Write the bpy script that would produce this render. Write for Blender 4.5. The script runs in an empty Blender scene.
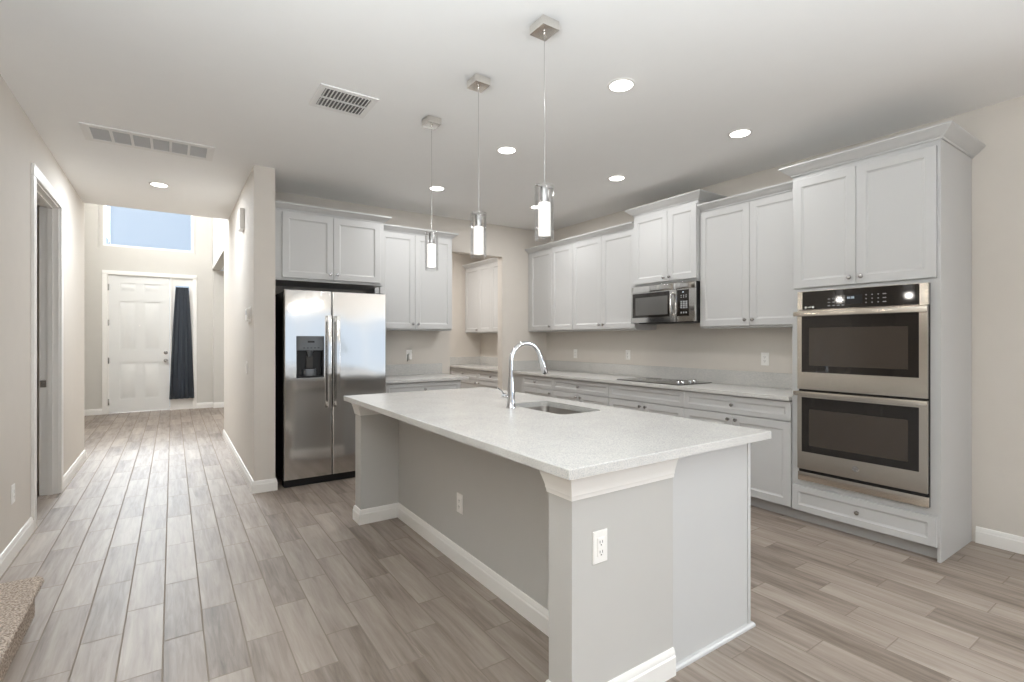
import bpy, bmesh, math, random
from mathutils import Vector, Matrix

C = bpy.context.scene
COL = C.collection
R = math.radians

# ------------------------------------------------------------------ camera
cam_d = bpy.data.cameras.new('camera')
cam = bpy.data.objects.new('camera', cam_d)
COL.objects.link(cam)
cam.location = (0, 0, 1.37)
cam.rotation_euler = (R(90), 0, R(-34.15))
cam_d.sensor_width = 36.0
cam_d.lens = 36.0 * 500.6 / 1024
cam_d.shift_y = -1.55 / 1024
cam_d.clip_start = 0.05
C.camera = cam

# ------------------------------------------------------------------ view
C.view_settings.view_transform = 'Standard'
C.view_settings.look = 'None'
C.view_settings.gamma = 1
C.view_settings.use_curve_mapping = False
C.view_settings.exposure = 0.09
cy = C.cycles
cy.max_bounces = 12
cy.diffuse_bounces = 9
cy.glossy_bounces = 5
cy.transparent_max_bounces = 12
cy.sample_clamp_indirect = 6.0
cy.caustics_reflective = False
cy.caustics_refractive = False
try:
    cy.use_denoising = True
except Exception:
    pass

# ------------------------------------------------------------------ sky
W = bpy.data.worlds.new('sky')
C.world = W
W.use_nodes = True
bg = W.node_tree.nodes['Background']
bg.inputs[0].default_value = (0.56, 0.685, 0.84, 1)
bg.inputs[1].default_value = 1.0


def area(name, loc, rot, sx, sy, power, color=(1, 1, 1), shape='RECTANGLE', spread=180):
    l = bpy.data.lights.new(name, 'AREA')
    l.shape = shape
    l.size = sx
    l.size_y = sy
    l.energy = power
    l.color = color
    l.spread = R(spread)
    o = bpy.data.objects.new(name, l)
    o.location = loc
    o.rotation_euler = rot
    COL.objects.link(o)
    return o


# daylight through the living-room glass behind the camera
area('daylight_rear_windows', (3.1, -5.60, 1.2), (R(90), 0, 0), 7.2, 1.84, 15, (0.92, 0.96, 1.0))
area('daylight_side_window', (6.98, -2.9, 1.5), (R(90), 0, R(90)), 3.0, 1.6, 260, (0.90, 0.95, 1.0))
# added fill lamps, unseen, aimed up so the ceiling spreads their light
area('bounce_fill', (-0.35, 0.25, 1.75), (R(180), 0, 0), 1.1, 1.1, 100, (0.86, 0.94, 1.0))
area('bounce_fill', (1.3, -0.5, 1.75), (R(180), 0, 0), 1.1, 1.1, 28, (0.86, 0.94, 1.0))
# unseen lamps added behind the camera to brighten floor and fridge reflections
for x_, y_ in ((0.6, -3.2), (3.2, -3.2), (5.6, -3.2)):
    area('living_room_fill', (x_, y_, 2.90), (0, 0, 0), 0.14, 0.14, 8, (1.0, 0.98, 0.95), 'DISK')
# daylight in the two-storey foyer: a high side window, and the sky above the transom
area('daylight_foyer_high_window', (-1.30, 8.75, 4.4), (R(90), 0, R(-90)), 2.2, 1.2, 170, (0.95, 0.97, 1.0))
area('daylight_transom', (-0.35, 13.6, 5.1), (R(-67), 0, 0), 2.4, 1.3, 1000, (0.90, 0.96, 1.0))
area('daylight_sidelight', (0.16, 11.84, 1.3), (R(-90), 0, 0), 0.2, 2.2, 5, (0.95, 0.97, 1.0))

area('alcove_fill', (1.7, 9.9, 2.72), (0, 0, 0), 0.3, 0.3, 14, (0.96, 0.98, 1.0), 'DISK')  # out-of-view fill, added to lift the dark alcove ceiling
# unseen fill added to brighten the pantry, hidden behind the opening's header
area('pantry_fill', (3.0, 6.75, 2.90), (0, 0, 0), 0.3, 0.3, 32, (1.0, 0.97, 0.94), 'DISK')

# ------------------------------------------------------------------ materials


def srgb(r, g, b):
    def f(c):
        c /= 255.0
        return c / 12.92 if c <= 0.04045 else ((c + 0.055) / 1.055) ** 2.4
    return (f(r), f(g), f(b), 1)


def mat(name, col, rough=0.5, metal=0.0, spec=0.5, noise=0.0, nscale=30.0, bump=0.0, bscale=200.0):
    m = bpy.data.materials.new(name)
    m.use_nodes = True
    nt = m.node_tree
    b = nt.nodes['Principled BSDF']
    b.inputs['Base Color'].default_value = col
    b.inputs['Roughness'].default_value = rough
    b.inputs['Metallic'].default_value = metal
    b.inputs['Specular IOR Level'].default_value = spec
    tc = nt.nodes.new('ShaderNodeNewGeometry')
    if noise > 0:
        n = nt.nodes.new('ShaderNodeTexNoise')
        n.inputs['Scale'].default_value = nscale
        nt.links.new(tc.outputs['Position'], n.inputs['Vector'])
        mx = nt.nodes.new('ShaderNodeMix')
        mx.data_type = 'RGBA'
        mx.inputs['A'].default_value = tuple(c * (1 - noise) for c in col[:3]) + (1,)
        mx.inputs['B'].default_value = tuple(min(1, c * (1 + noise)) for c in col[:3]) + (1,)
        nt.links.new(n.outputs['Fac'], mx.inputs['Factor'])
        nt.links.new(mx.outputs['Result'], b.inputs['Base Color'])
    if bump > 0:
        n2 = nt.nodes.new('ShaderNodeTexNoise')
        n2.inputs['Scale'].default_value = bscale
        nt.links.new(tc.outputs['Position'], n2.inputs['Vector'])
        bp = nt.nodes.new('ShaderNodeBump')
        bp.inputs['Strength'].default_value = bump
        bp.inputs['Distance'].default_value = 0.002
        nt.links.new(n2.outputs['Fac'], bp.inputs['Height'])
        nt.links.new(bp.outputs['Normal'], b.inputs['Normal'])
    return m


def emit(name, col, strength):
    m = bpy.data.materials.new(name)
    m.use_nodes = True
    nt = m.node_tree
    nt.nodes.remove(nt.nodes['Principled BSDF'])
    e = nt.nodes.new('ShaderNodeEmission')
    e.inputs[0].default_value = col
    e.inputs[1].default_value = strength
    nt.links.new(e.outputs[0], nt.nodes['Material Output'].inputs[0])
    return m


def glass(name, tint=(1, 1, 1, 1), gloss=0.25):
    m = bpy.data.materials.new(name)
    m.use_nodes = True
    nt = m.node_tree
    nt.nodes.remove(nt.nodes['Principled BSDF'])
    t = nt.nodes.new('ShaderNodeBsdfTransparent')
    t.inputs[0].default_value = tint
    g = nt.nodes.new('ShaderNodeBsdfGlossy')
    g.inputs['Roughness'].default_value = 0.02
    fr = nt.nodes.new('ShaderNodeFresnel')
    fr.inputs[0].default_value = 1.45
    mul = nt.nodes.new('ShaderNodeMath')
    mul.operation = 'MULTIPLY'
    mul.inputs[1].default_value = gloss * 4
    mul.use_clamp = True
    nt.links.new(fr.outputs[0], mul.inputs[0])
    mx = nt.nodes.new('ShaderNodeMixShader')
    nt.links.new(mul.outputs[0], mx.inputs[0])
    nt.links.new(t.outputs[0], mx.inputs[1])
    nt.links.new(g.outputs[0], mx.inputs[2])
    nt.links.new(mx.outputs[0], nt.nodes['Material Output'].inputs[0])
    return m


def steel(name, col, rough, horizontal=True, wave=0.15):
    m = bpy.data.materials.new(name)
    m.use_nodes = True
    nt = m.node_tree
    b = nt.nodes['Principled BSDF']
    b.inputs['Base Color'].default_value = col
    b.inputs['Metallic'].default_value = 1
    b.inputs['Roughness'].default_value = rough
    g = nt.nodes.new('ShaderNodeNewGeometry')
    mp = nt.nodes.new('ShaderNodeMapping')
    mp.inputs['Scale'].default_value = (3, 3, 900) if horizontal else (900, 900, 3)
    nt.links.new(g.outputs['Position'], mp.inputs['Vector'])
    n = nt.nodes.new('ShaderNodeTexNoise')
    n.inputs['Scale'].default_value = 1.0
    nt.links.new(mp.outputs[0], n.inputs['Vector'])
    n2 = nt.nodes.new('ShaderNodeTexNoise')
    n2.inputs['Scale'].default_value = 2.6
    n2.inputs['Detail'].default_value = 0.5
    nt.links.new(g.outputs['Position'], n2.inputs['Vector'])
    b1 = nt.nodes.new('ShaderNodeBump')
    b1.inputs['Strength'].default_value = wave
    b1.inputs['Distance'].default_value = 0.03
    nt.links.new(n2.outputs['Fac'], b1.inputs['Height'])
    b2 = nt.nodes.new('ShaderNodeBump')
    b2.inputs['Strength'].default_value = 0.04
    b2.inputs['Distance'].default_value = 0.0005
    nt.links.new(n.outputs['Fac'], b2.inputs['Height'])
    nt.links.new(b1.outputs[0], b2.inputs['Normal'])
    nt.links.new(b2.outputs[0], b.inputs['Normal'])
    return m


def quartz(name):
    m = bpy.data.materials.new(name)
    m.use_nodes = True
    nt = m.node_tree
    b = nt.nodes['Principled BSDF']
    b.inputs['Roughness'].default_value = 0.24
    g = nt.nodes.new('ShaderNodeNewGeometry')
    v = nt.nodes.new('ShaderNodeTexNoise')
    v.inputs['Scale'].default_value = 240
    v.inputs['Detail'].default_value = 3
    nt.links.new(g.outputs['Position'], v.inputs['Vector'])
    r = nt.nodes.new('ShaderNodeValToRGB')
    r.color_ramp.elements[0].position = 0.33
    r.color_ramp.elements[0].color = srgb(174, 176, 179)
    r.color_ramp.elements[1].position = 0.50
    r.color_ramp.elements[1].color = srgb(206, 204, 199)
    e = r.color_ramp.elements.new(0.66)
    e.color = srgb(216, 214, 210)
    nt.links.new(v.outputs['Fac'], r.inputs[0])
    n2 = nt.nodes.new('ShaderNodeTexNoise')
    n2.inputs['Scale'].default_value = 6
    n2.inputs['Detail'].default_value = 4
    nt.links.new(g.outputs['Position'], n2.inputs['Vector'])
    mr = nt.nodes.new('ShaderNodeMapRange')
    mr.inputs['From Min'].default_value = 0.3
    mr.inputs['From Max'].default_value = 0.7
    mr.inputs['To Min'].default_value = 0.93
    mr.inputs['To Max'].default_value = 1.0
    nt.links.new(n2.outputs['Fac'], mr.inputs['Value'])
    mx = nt.nodes.new('ShaderNodeMix')
    mx.data_type = 'RGBA'
    mx.blend_type = 'MULTIPLY'
    mx.inputs['Factor'].default_value = 1
    nt.links.new(r.outputs[0], mx.inputs['A'])
    nt.links.new(mr.outputs[0], mx.inputs['B'])
    nt.links.new(mx.outputs['Result'], b.inputs['Base Color'])
    return m


def plank_floor(name):
    """Wood-look porcelain planks laid along Y: 0.156 wide, 0.63 long, staggered."""
    m = bpy.data.materials.new(name)
    m.use_nodes = True
    nt = m.node_tree
    L = nt.links
    b = nt.nodes['Principled BSDF']

    def M(op, a, c=None, clamp=False):
        n = nt.nodes.new('ShaderNodeMath')
        n.operation = op
        n.use_clamp = clamp
        for i, s in enumerate((a, c)):
            if s is None:
                continue
            if isinstance(s, (int, float)):
                n.inputs[i].default_value = s
            else:
                L.new(s, n.inputs[i])
        return n.outputs[0]
    g = nt.nodes.new('ShaderNodeNewGeometry')
    s = nt.nodes.new('ShaderNodeSeparateXYZ')
    L.new(g.outputs['Position'], s.inputs[0])
    PW, PL = 0.1555, 0.63
    rx = M('DIVIDE', M('ADD', s.outputs[0], 0.5005 + PW * 20), PW)
    row = M('FLOOR', rx)
    fx = M('SUBTRACT', rx, row)
    # stagger: each row slides by about a third of a plank plus a small hash
    wn0 = nt.nodes.new('ShaderNodeTexWhiteNoise')
    wn0.noise_dimensions = '1D'
    L.new(row, wn0.inputs['W'])
    off = M('ADD', M('MULTIPLY', row, -0.355), M('MULTIPLY', wn0.outputs['Value'], 0.10))
    ry = M('ADD', M('DIVIDE', M('ADD', s.outputs[1], 20.0), PL), off)
    colm = M('FLOOR', ry)
    fy = M('SUBTRACT', ry, colm)
    ex = M('MULTIPLY', M('MINIMUM', fx, M('SUBTRACT', 1.0, fx)), PW)
    ey = M('MULTIPLY', M('MINIMUM', fy, M('SUBTRACT', 1.0, fy)), PL)
    ed = M('MINIMUM', ex, ey)
    mr = nt.nodes.new('ShaderNodeMapRange')
    mr.interpolation_type = 'SMOOTHSTEP'
    mr.inputs['From Min'].default_value = 0.0018
    mr.inputs['From Max'].default_value = 0.0038
    L.new(ed, mr.inputs['Value'])
    tile = mr.outputs[0]                       # 0 in the grout, 1 on the plank
    cid = nt.nodes.new('ShaderNodeCombineXYZ')
    L.new(row, cid.inputs[0])
    L.new(colm, cid.inputs[1])
    wn = nt.nodes.new('ShaderNodeTexWhiteNoise')
    wn.noise_dimensions = '3D'
    L.new(cid.outputs[0], wn.inputs['Vector'])
    # grain runs along the plank, shifted per plank
    gv = nt.nodes.new('ShaderNodeCombineXYZ')
    L.new(M('ADD', M('MULTIPLY', s.outputs[0], 40.0), M('MULTIPLY', wn.outputs['Value'], 37.0)), gv.inputs[0])
    L.new(M('ADD', M('MULTIPLY', s.outputs[1], 3.0), M('MULTIPLY', wn.outputs['Value'], 91.0)), gv.inputs[1])
    gn = nt.nodes.new('ShaderNodeTexNoise')
    gn.inputs['Scale'].default_value = 1.0
    gn.inputs['Detail'].default_value = 6.0
    gn.inputs['Roughness'].default_value = 0.62
    gn.inputs['Distortion'].default_value = 0.6
    L.new(gv.outputs[0], gn.inputs['Vector'])
    big = nt.nodes.new('ShaderNodeTexNoise')
    big.inputs['Scale'].default_value = 0.33
    big.inputs['Detail'].default_value = 2.0
    L.new(gv.outputs[0], big.inputs['Vector'])
    tone = M('ADD', M('ADD', M('MULTIPLY', gn.outputs['Fac'], 0.50), M('MULTIPLY', big.outputs['Fac'], 0.45)),
             M('MULTIPLY', M('SUBTRACT', wn.outputs['Value'], 0.5), 0.17))
    rp = nt.nodes.new('ShaderNodeValToRGB')
    e = rp.color_ramp.elements
    e[0].position = 0.26
    e[0].color = srgb(98, 86, 75)
    e[1].position = 0.68
    e[1].color = srgb(170, 159, 148)
    k = e.new(0.46)
    k.color = srgb(144, 131, 120)
    L.new(tone, rp.inputs[0])
    mx = nt.nodes.new('ShaderNodeMix')
    mx.data_type = 'RGBA'
    mx.inputs['A'].default_value = srgb(146, 136, 126)
    L.new(tile, mx.inputs['Factor'])
    L.new(rp.outputs[0], mx.inputs['B'])
    L.new(mx.outputs['Result'], b.inputs['Base Color'])
    rr = nt.nodes.new('ShaderNodeMapRange')
    rr.inputs['To Min'].default_value = 0.95
    rr.inputs['To Max'].default_value = 0.46
    L.new(tile, rr.inputs['Value'])
    L.new(rr.outputs[0], b.inputs['Roughness'])
    L.new(M('MULTIPLY', tile, 0.8), b.inputs['Specular IOR Level'])
    bp = nt.nodes.new('ShaderNodeBump')
    bp.inputs['Strength'].default_value = 0.5
    bp.inputs['Distance'].default_value = 0.002
    L.new(M('ADD', tile, M('MULTIPLY', gn.outputs['Fac'], 0.18)), bp.inputs['Height'])
    L.new(bp.outputs[0], b.inputs['Normal'])
    return m


def carpet_mat(name):
    m = mat(name, srgb(168, 150, 134), 1.0, 0, 0.1)
    nt = m.node_tree
    b = nt.nodes['Principled BSDF']
    g = nt.nodes.new('ShaderNodeNewGeometry')
    n = nt.nodes.new('ShaderNodeTexNoise')
    n.inputs['Scale'].default_value = 110
    n.inputs['Detail'].default_value = 4
    nt.links.new(g.outputs['Position'], n.inputs['Vector'])
    r = nt.nodes.new('ShaderNodeValToRGB')
    r.color_ramp.elements[0].position = 0.32
    r.color_ramp.elements[0].color = srgb(140, 124, 110)
    r.color_ramp.elements[1].position = 0.66
    r.color_ramp.elements[1].color = srgb(224, 210, 196)
    nt.links.new(n.outputs['Fac'], r.inputs[0])
    nt.links.new(r.outputs[0], b.inputs['Base Color'])
    bp = nt.nodes.new('ShaderNodeBump')
    bp.inputs['Strength'].default_value = 1
    bp.inputs['Distance'].default_value = 0.012
    nt.links.new(n.outputs['Fac'], bp.inputs['Height'])
    nt.links.new(bp.outputs[0], b.inputs['Normal'])
    return m


MT = dict(
    wall=mat('wall_paint', srgb(212, 206, 198), 0.75, 0, 0.3, 0.02, 8, 0.08, 260),
    wallfoyer=mat('foyer_wall_paint', srgb(205, 202, 196), 0.75, 0, 0.3, 0.02, 8),
    ceil=mat('ceiling_paint', srgb(241, 241, 240), 0.9, 0, 0.2, 0.01, 8, 0.15, 120),
    trim=mat('trim_paint', srgb(236, 234, 230), 0.4, 0, 0.5, 0.01, 6),
    cab=mat('cabinet_paint', srgb(194, 194, 193), 0.38, 0, 0.5, 0.01, 5),
    islandwall=mat('island_wall_paint', srgb(190, 188, 184), 0.7, 0, 0.3, 0.015, 8),
    toe=mat('toe_kick_paint', srgb(176, 174, 172), 0.5, 0, 0.4, 0.02, 10),
    plastic=mat('white_plastic', srgb(240, 238, 234), 0.35, 0, 0.5, 0.01, 40),
    slot=mat('dark_slot', srgb(70, 68, 66), 0.6, 0, 0.4, 0.02, 60),
    nickel=mat('satin_nickel', (0.46, 0.45, 0.44, 1), 0.25, 1.0, 0.5, 0.02, 60),
    chrome=mat('chrome', (0.66, 0.67, 0.69, 1), 0.07, 1.0, 0.5, 0.01, 60),
    bronze=mat('brushed_metal_canopy', (0.80, 0.77, 0.73, 1), 0.22, 1.0, 0.5, 0.03, 90),
    steel=steel('stainless_steel', (0.70, 0.69, 0.675, 1), 0.10, False, 0.16),
    steelov=steel('oven_stainless_steel', (0.70, 0.65, 0.58, 1), 0.19, True, 0.06),
    sink=steel('sink_steel', (0.36, 0.34, 0.32, 1), 0.3, True, 0.03),
    black=mat('black_casing', srgb(22, 22, 23), 0.45, 0, 0.4, 0.05, 40),
    ovenglass=mat('oven_inner_window', srgb(66, 59, 53), 0.06, 0, 0.6, 0.05, 3),
    blackglass=mat('black_glass', srgb(36, 32, 29), 0.05, 0, 0.6, 0.03, 4),
    mwglass=mat('microwave_window_glass', srgb(96, 95, 93), 0.14, 0, 0.6, 0.03, 600),
    cookglass=mat('cooktop_glass', srgb(70, 68, 64), 0.08, 0, 0.6, 0.03, 10),
    ring=mat('burner_marking', srgb(120, 118, 114), 0.2, 0, 0.5, 0.02, 30),
    button=mat('button_print', srgb(150, 152, 154), 0.4, 0, 0.5, 0.02, 30),
    grey=mat('dispenser_grey', srgb(112, 116, 120), 0.3, 0.3, 0.5, 0.04, 60),
    door=mat('front_door_paint', srgb(226, 226, 224), 0.45, 0, 0.5, 0.01, 6),
    curtain=mat('curtain_cloth', srgb(92, 96, 102), 0.9, 0, 0.2, 0.08, 90, 0.3, 500),
    vent=mat('vent_paint', srgb(232, 231, 229), 0.5, 0, 0.4, 0.01, 10),
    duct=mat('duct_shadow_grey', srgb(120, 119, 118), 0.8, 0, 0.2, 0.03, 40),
    filt=mat('vent_filter', srgb(196, 196, 196), 0.9, 0, 0.2, 0.05, 300),
    outside=mat('pale_ground', srgb(190, 188, 182), 0.9, 0, 0.2, 0.05, 3),
    quartz=quartz('quartz'),
    floor=plank_floor('plank_tile'),
    carpet=carpet_mat('carpet'),
    lamp=emit('lamp_lens', (1.0, 0.97, 0.92, 1), 9.0),
    tube=emit('pendant_tube', (1.0, 0.98, 0.95, 1), 1.3),
    digits=emit('display_digits', (0.75, 0.88, 1.0, 1), 1.2),
    glass=glass('clear_glass', (0.99, 0.99, 0.99, 1), 0.12),
    pane=glass('window_glass', (0.98, 0.99, 1, 1), 0.15),
)

# ------------------------------------------------------------------ mesh builder
WORLD = {}


class MB:
    def __init__(self, O=(0, 0, 0), U=(1, 0, 0), N=(0, 1, 0), V=(0, 0, 1)):
        self.bm = bmesh.new()
        self.set(O, U, N, V)

    def set(self, O, U, N, V=(0, 0, 1)):
        self.O, self.U, self.N, self.V = Vector(O), Vector(U), Vector(N), Vector(V)
        return self

    def p(self, a, n, v):
        return self.O + self.U * a + self.N * n + self.V * v

    def box(self, a0, a1, n0, n1, v0, v1, bev=0.0):
        t = bmesh.new()
        vs = [t.verts.new(self.p(a, n, v)) for a in (a0, a1) for n in (n0, n1) for v in (v0, v1)]
        for f in ((0, 1, 3, 2), (4, 6, 7, 5), (0, 4, 5, 1), (2, 3, 7, 6), (0, 2, 6, 4), (1, 5, 7, 3)):
            t.faces.new([vs[i] for i in f])
        bmesh.ops.recalc_face_normals(t, faces=t.faces)
        if bev > 0:
            bmesh.ops.bevel(t, geom=t.edges[:] + t.verts[:], offset=bev, segments=2, profile=0.7, affect='EDGES')
        self.merge(t)
        return self

    def merge(self, t):
        me = bpy.data.meshes.new('tmp')
        t.to_mesh(me)
        t.free()
        self.bm.from_mesh(me)
        bpy.data.meshes.remove(me)

    def loops(self, rings, close=True, cap0=True, cap1=True):
        """rings: lists of local (a,n,v) points, all of one length"""
        t = bmesh.new()
        R_ = [[t.verts.new(self.p(*q)) for q in r] for r in rings]
        k = len(R_[0])
        for i in range(len(R_) - 1):
            for j in range(k if close else k - 1):
                j2 = (j + 1) % k
                t.faces.new((R_[i][j], R_[i][j2], R_[i + 1][j2], R_[i + 1][j]))
        if cap0:
            t.faces.new(R_[0][::-1])
        if cap1:
            t.faces.new(R_[-1])
        bmesh.ops.recalc_face_normals(t, faces=t.faces)
        self.merge(t)
        return self

    def lathe(self, c, prof, axis='v', seg=24, cap0=True, cap1=True):
        """prof: (radius, height along the axis) from local centre c"""
        rings = []
        for r, h in prof:
            ring = []
            for i in range(seg):
                x, y = r * math.cos(2 * math.pi * i / seg), r * math.sin(2 * math.pi * i / seg)
                if axis == 'v':
                    q = (c[0] + x, c[1] + y, c[2] + h)
                elif axis == 'n':
                    q = (c[0] + x, c[1] + h, c[2] + y)
                else:
                    q = (c[0] + h, c[1] + x, c[2] + y)
                ring.append(q)
            rings.append(ring)
        return self.loops(rings, True, cap0, cap1)

    def tube(self, pts, rad, seg=12, caps=True):
        pts = [Vector(q) for q in pts]
        rads = rad if isinstance(rad, (list, tuple)) else [rad] * len(pts)
        rings = []
        up = None
        for i, q in enumerate(pts):
            d = (pts[min(i + 1, len(pts) - 1)] - pts[max(i - 1, 0)]).normalized()
            if up is None:
                up = Vector((0, 0, 1)) if abs(d.z) < 0.9 else Vector((1, 0, 0))
            s = d.cross(up)
            if s.length < 1e-5:
                s = d.cross(Vector((0, 1, 0)))
            s.normalize()
            up = s.cross(d).normalized()
            rings.append([tuple(q + s * (rads[i] * math.cos(2 * math.pi * j / seg)) + up * (rads[i] * math.sin(2 * math.pi * j / seg))) for j in range(seg)])
        return self.loops(rings, True, caps, caps)

    def shaker(self, a0, a1, v0, v1, n0, t=0.02, fw=0.058, rec=0.009):
        def ring(d, n):
            return [(a0 + d, n, v0 + d), (a1 - d, n, v0 + d), (a1 - d, n, v1 - d), (a0 + d, n, v1 - d)]
        self.loops([ring(0, n0), ring(0, n0 + t - 0.002), ring(0.002, n0 + t), ring(fw, n0 + t), ring(fw + 0.004, n0 + t - 0.005),
                    ring(fw + 0.014, n0 + t - rec)], True, True, True)
        return self

    def frame_with_hole(self, a0, a1, v0, v1, n0, n1, h):
        """flat slab a0..a1 x v0..v1 with one rectangular hole h=(ha0,ha1,hv0,hv1)"""
        o = [(a0, v0), (a1, v0), (a1, v1), (a0, v1)]
        i = [(h[0], h[2]), (h[1], h[2]), (h[1], h[3]), (h[0], h[3])]
        t = bmesh.new()
        V4 = []
        for n in (n0, n1):
            V4.append([[t.verts.new(self.p(a, n, v)) for a, v in q] for q in (o, i)])
        for j in range(4):
            k = (j + 1) % 4
            (o0, i0), (o1, i1) = V4
            t.faces.new((o0[j], o0[k], i0[k], i0[j]))
            t.faces.new((o1[j], o1[k], i1[k], i1[j]))
            t.faces.new((o0[j], o0[k], o1[k], o1[j]))
            t.faces.new((i0[j], i0[k], i1[k], i1[j]))
        bmesh.ops.recalc_face_normals(t, faces=t.faces)
        self.merge(t)
        return self

    def sweep(self, path, prof, z0=0.0, closed=False):
        """world-space: profile (out, height) swept along a plan path; outwards is to the left of travel"""
        P2 = [Vector((x, y)) for x, y in path]
        n = len(P2)
        rings = []
        for i in range(n):
            d0 = (P2[i] - P2[i - 1]).normalized() if (i > 0 or closed) else None
            d1 = (P2[(i + 1) % n] - P2[i]).normalized() if (i < n - 1 or closed) else None
            d0 = d0 or d1
            d1 = d1 or d0
            n0, n1 = Vector((-d0.y, d0.x)), Vector((-d1.y, d1.x))
            m = (n0 + n1)
            m = m / max(1e-6, (1 + n0.dot(n1)))
            rings.append([(P2[i].x + m.x * o, P2[i].y + m.y * o, z0 + h) for o, h in prof])
        if closed:
            rings.append(rings[0])
        keep = (self.O, self.U, self.N, self.V)
        self.set((0, 0, 0), (1, 0, 0), (0, 1, 0))
        self.loops(rings, True, not closed, not closed)
        self.O, self.U, self.N, self.V = keep
        return self

    def build(self, name, m, parent=None, angle=35, origin=None):
        bm = self.bm
        if origin is None:
            xs = [v.co for v in bm.verts]
            lo = Vector([min(c[i] for c in xs) for i in range(3)])
            hi = Vector([max(c[i] for c in xs) for i in range(3)])
            origin = Vector(((lo.x + hi.x) / 2, (lo.y + hi.y) / 2, lo.z))
        origin = Vector(origin)
        bmesh.ops.translate(bm, verts=bm.verts, vec=-origin)
        me = bpy.data.meshes.new(name)
        bm.to_mesh(me)
        bm.free()
        me.polygons.foreach_set('use_smooth', [True] * len(me.polygons))
        me.set_sharp_from_angle(angle=R(angle))
        me.materials.append(m)
        o = bpy.data.objects.new(name, me)
        COL.objects.link(o)
        WORLD[o.name] = origin
        if parent is not None:
            o.parent = parent
            o.location = origin - WORLD[parent.name]
        else:
            o.location = origin
        return o


def thing(name, loc, label, cat, group=None):
    o = bpy.data.objects.new(name, None)
    o.empty_display_size = 0.1
    COL.objects.link(o)
    o.location = loc
    WORLD[o.name] = Vector(loc)
    return tag(o, label, cat, group)


def tag(o, label, cat, group=None):
    o['label'] = label
    o['category'] = cat
    if group:
        o['group'] = group
    return o


def struct(o):
    o['kind'] = 'structure'
    return o


def dup(root, loc, label, group=None):
    """copy a thing with its parts and sub-parts"""
    r = root.copy()
    COL.objects.link(r)
    r.location = loc
    WORLD[r.name] = Vector(loc)
    r['label'] = label
    if group:
        r['group'] = group
    for ch in list(root.children):
        c = ch.copy()
        COL.objects.link(c)
        c.parent = r
        for g in list(ch.children):
            d = g.copy()
            COL.objects.link(d)
            d.parent = c
    return r


# frames: looking at a face from the room, U runs to the right, N comes out of it
def face_west(y_right_zero, x):       # a face on the plane x, looking towards -X; U = -Y
    return dict(O=(x, y_right_zero, 0), U=(0, -1, 0), N=(-1, 0, 0))


def face_south(x0, y):                # a face on the plane y, looking towards -Y; U = +X
    return dict(O=(x0, y, 0), U=(1, 0, 0), N=(0, -1, 0))


H = 2.925          # ceiling
XL, XR = -0.835, 4.5
YB = 5.74          # back wall of the kitchen
XH0, XH1, YH0, YH1 = 0.6, 0.775, 4.98, 8.1   # wall between hall and kitchen

# ------------------------------------------------------------------ room shell
struct(MB().box(-3.0, 7.2, -5.8, 12.4, -0.1, 0.0).build('floor', MT['floor']))
struct(MB().box(-3.0, 7.2, -5.8, 7.45, H, H + 0.25).build('ceiling', MT['ceil']))
# foyer and its high ceiling
struct(MB().box(-1.6, 3.0, 7.45, 12.2, 5.3, 5.5).build('ceiling_foyer', MT['ceil']))
struct(MB().box(-1.6, 3.0, 7.33, 7.45, H + 0.25, 5.3).build('wall_foyer_south', MT['wallfoyer']))

# left wall with a cased opening
w = MB()
w.box(XL - 0.13, XL, 3.42, 4.955, 0, H)
w.box(XL - 0.13, XL, 5.965, 7.5, 0, H)
w.box(XL - 0.13, XL, 4.955, 5.965, 2.555, H)
struct(w.build('wall_left', MT['wall']))
w = MB()
w.box(XL - 0.13, XL, -5.8, 2.30, 0, H)
w.box(-2.6, -2.47, 2.17, 3.55, 0, H)
w.box(-2.6, XL - 0.13, 3.42, 3.55, 0, H)
w.box(-2.6, XL - 0.13, 2.17, 2.30, 0, H)
struct(w.build('wall_stairwell', MT['wall']))
w = MB()
w.box(-2.6, -2.5, 4.3, 6.6, 0, H)
w.box(-2.6, XL - 0.13, 4.2, 4.3, 0, H)
w.box(-2.6, XL - 0.13, 6.6, 6.7, 0, H)
struct(w.build('wall_side_room', MT['wall']))
# right wall, rear walls
w = MB()
w.box(XR, XR + 0.15, -0.2, 7.75, 0, H)
w.box(XR + 0.15, 7.2, -0.35, -0.2, 0, H)
struct(w.build('wall_right', MT['wall']))
w = MB()
w.set((0, -5.5, 0), (1, 0, 0), (0, -1, 0))
w.frame_with_hole(-0.97, 7.2, 0, H, 0, 0.15, (-0.6, 6.8, 0.28, 2.12))
struct(w.build('wall_rear', MT['wall']))
w = MB()
w.set((7.0, 0, 0), (0, 1, 0), (1, 0, 0))
w.frame_with_hole(-5.5, -0.2, 0, H, 0, 0.15, (-4.4, -1.4, 0.7, 2.3))
struct(w.build('wall_living_east', MT['wall']))
# glazing behind the camera (seen only in reflections)
sd = MB().set((0, -5.5, 0), (1, 0, 0), (0, -1, 0))
for a in (-0.6, 1.24, 3.08, 4.92, 6.74):
    sd.box(a, a + 0.06, 0.03, 0.08, 0.28, 2.12)
sd.box(-0.6, 6.8, 0.03, 0.08, 0.28, 0.34)
sd.box(-0.6, 6.8, 0.03, 0.08, 2.06, 2.12)
struct(sd.build('window_4', MT['trim']))
sw = MB().set((7.0, 0, 0), (0, 1, 0), (1, 0, 0))
for a in (-4.4, -2.93, -1.46):
    sw.box(a, a + 0.06, 0.03, 0.09, 0.7, 2.3)
sw.box(-4.4, -1.4, 0.03, 0.09, 0.7, 0.76)
sw.box(-4.4, -1.4, 0.03, 0.09, 2.24, 2.3)
struct(sw.build('window_3', MT['trim']))

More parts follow.
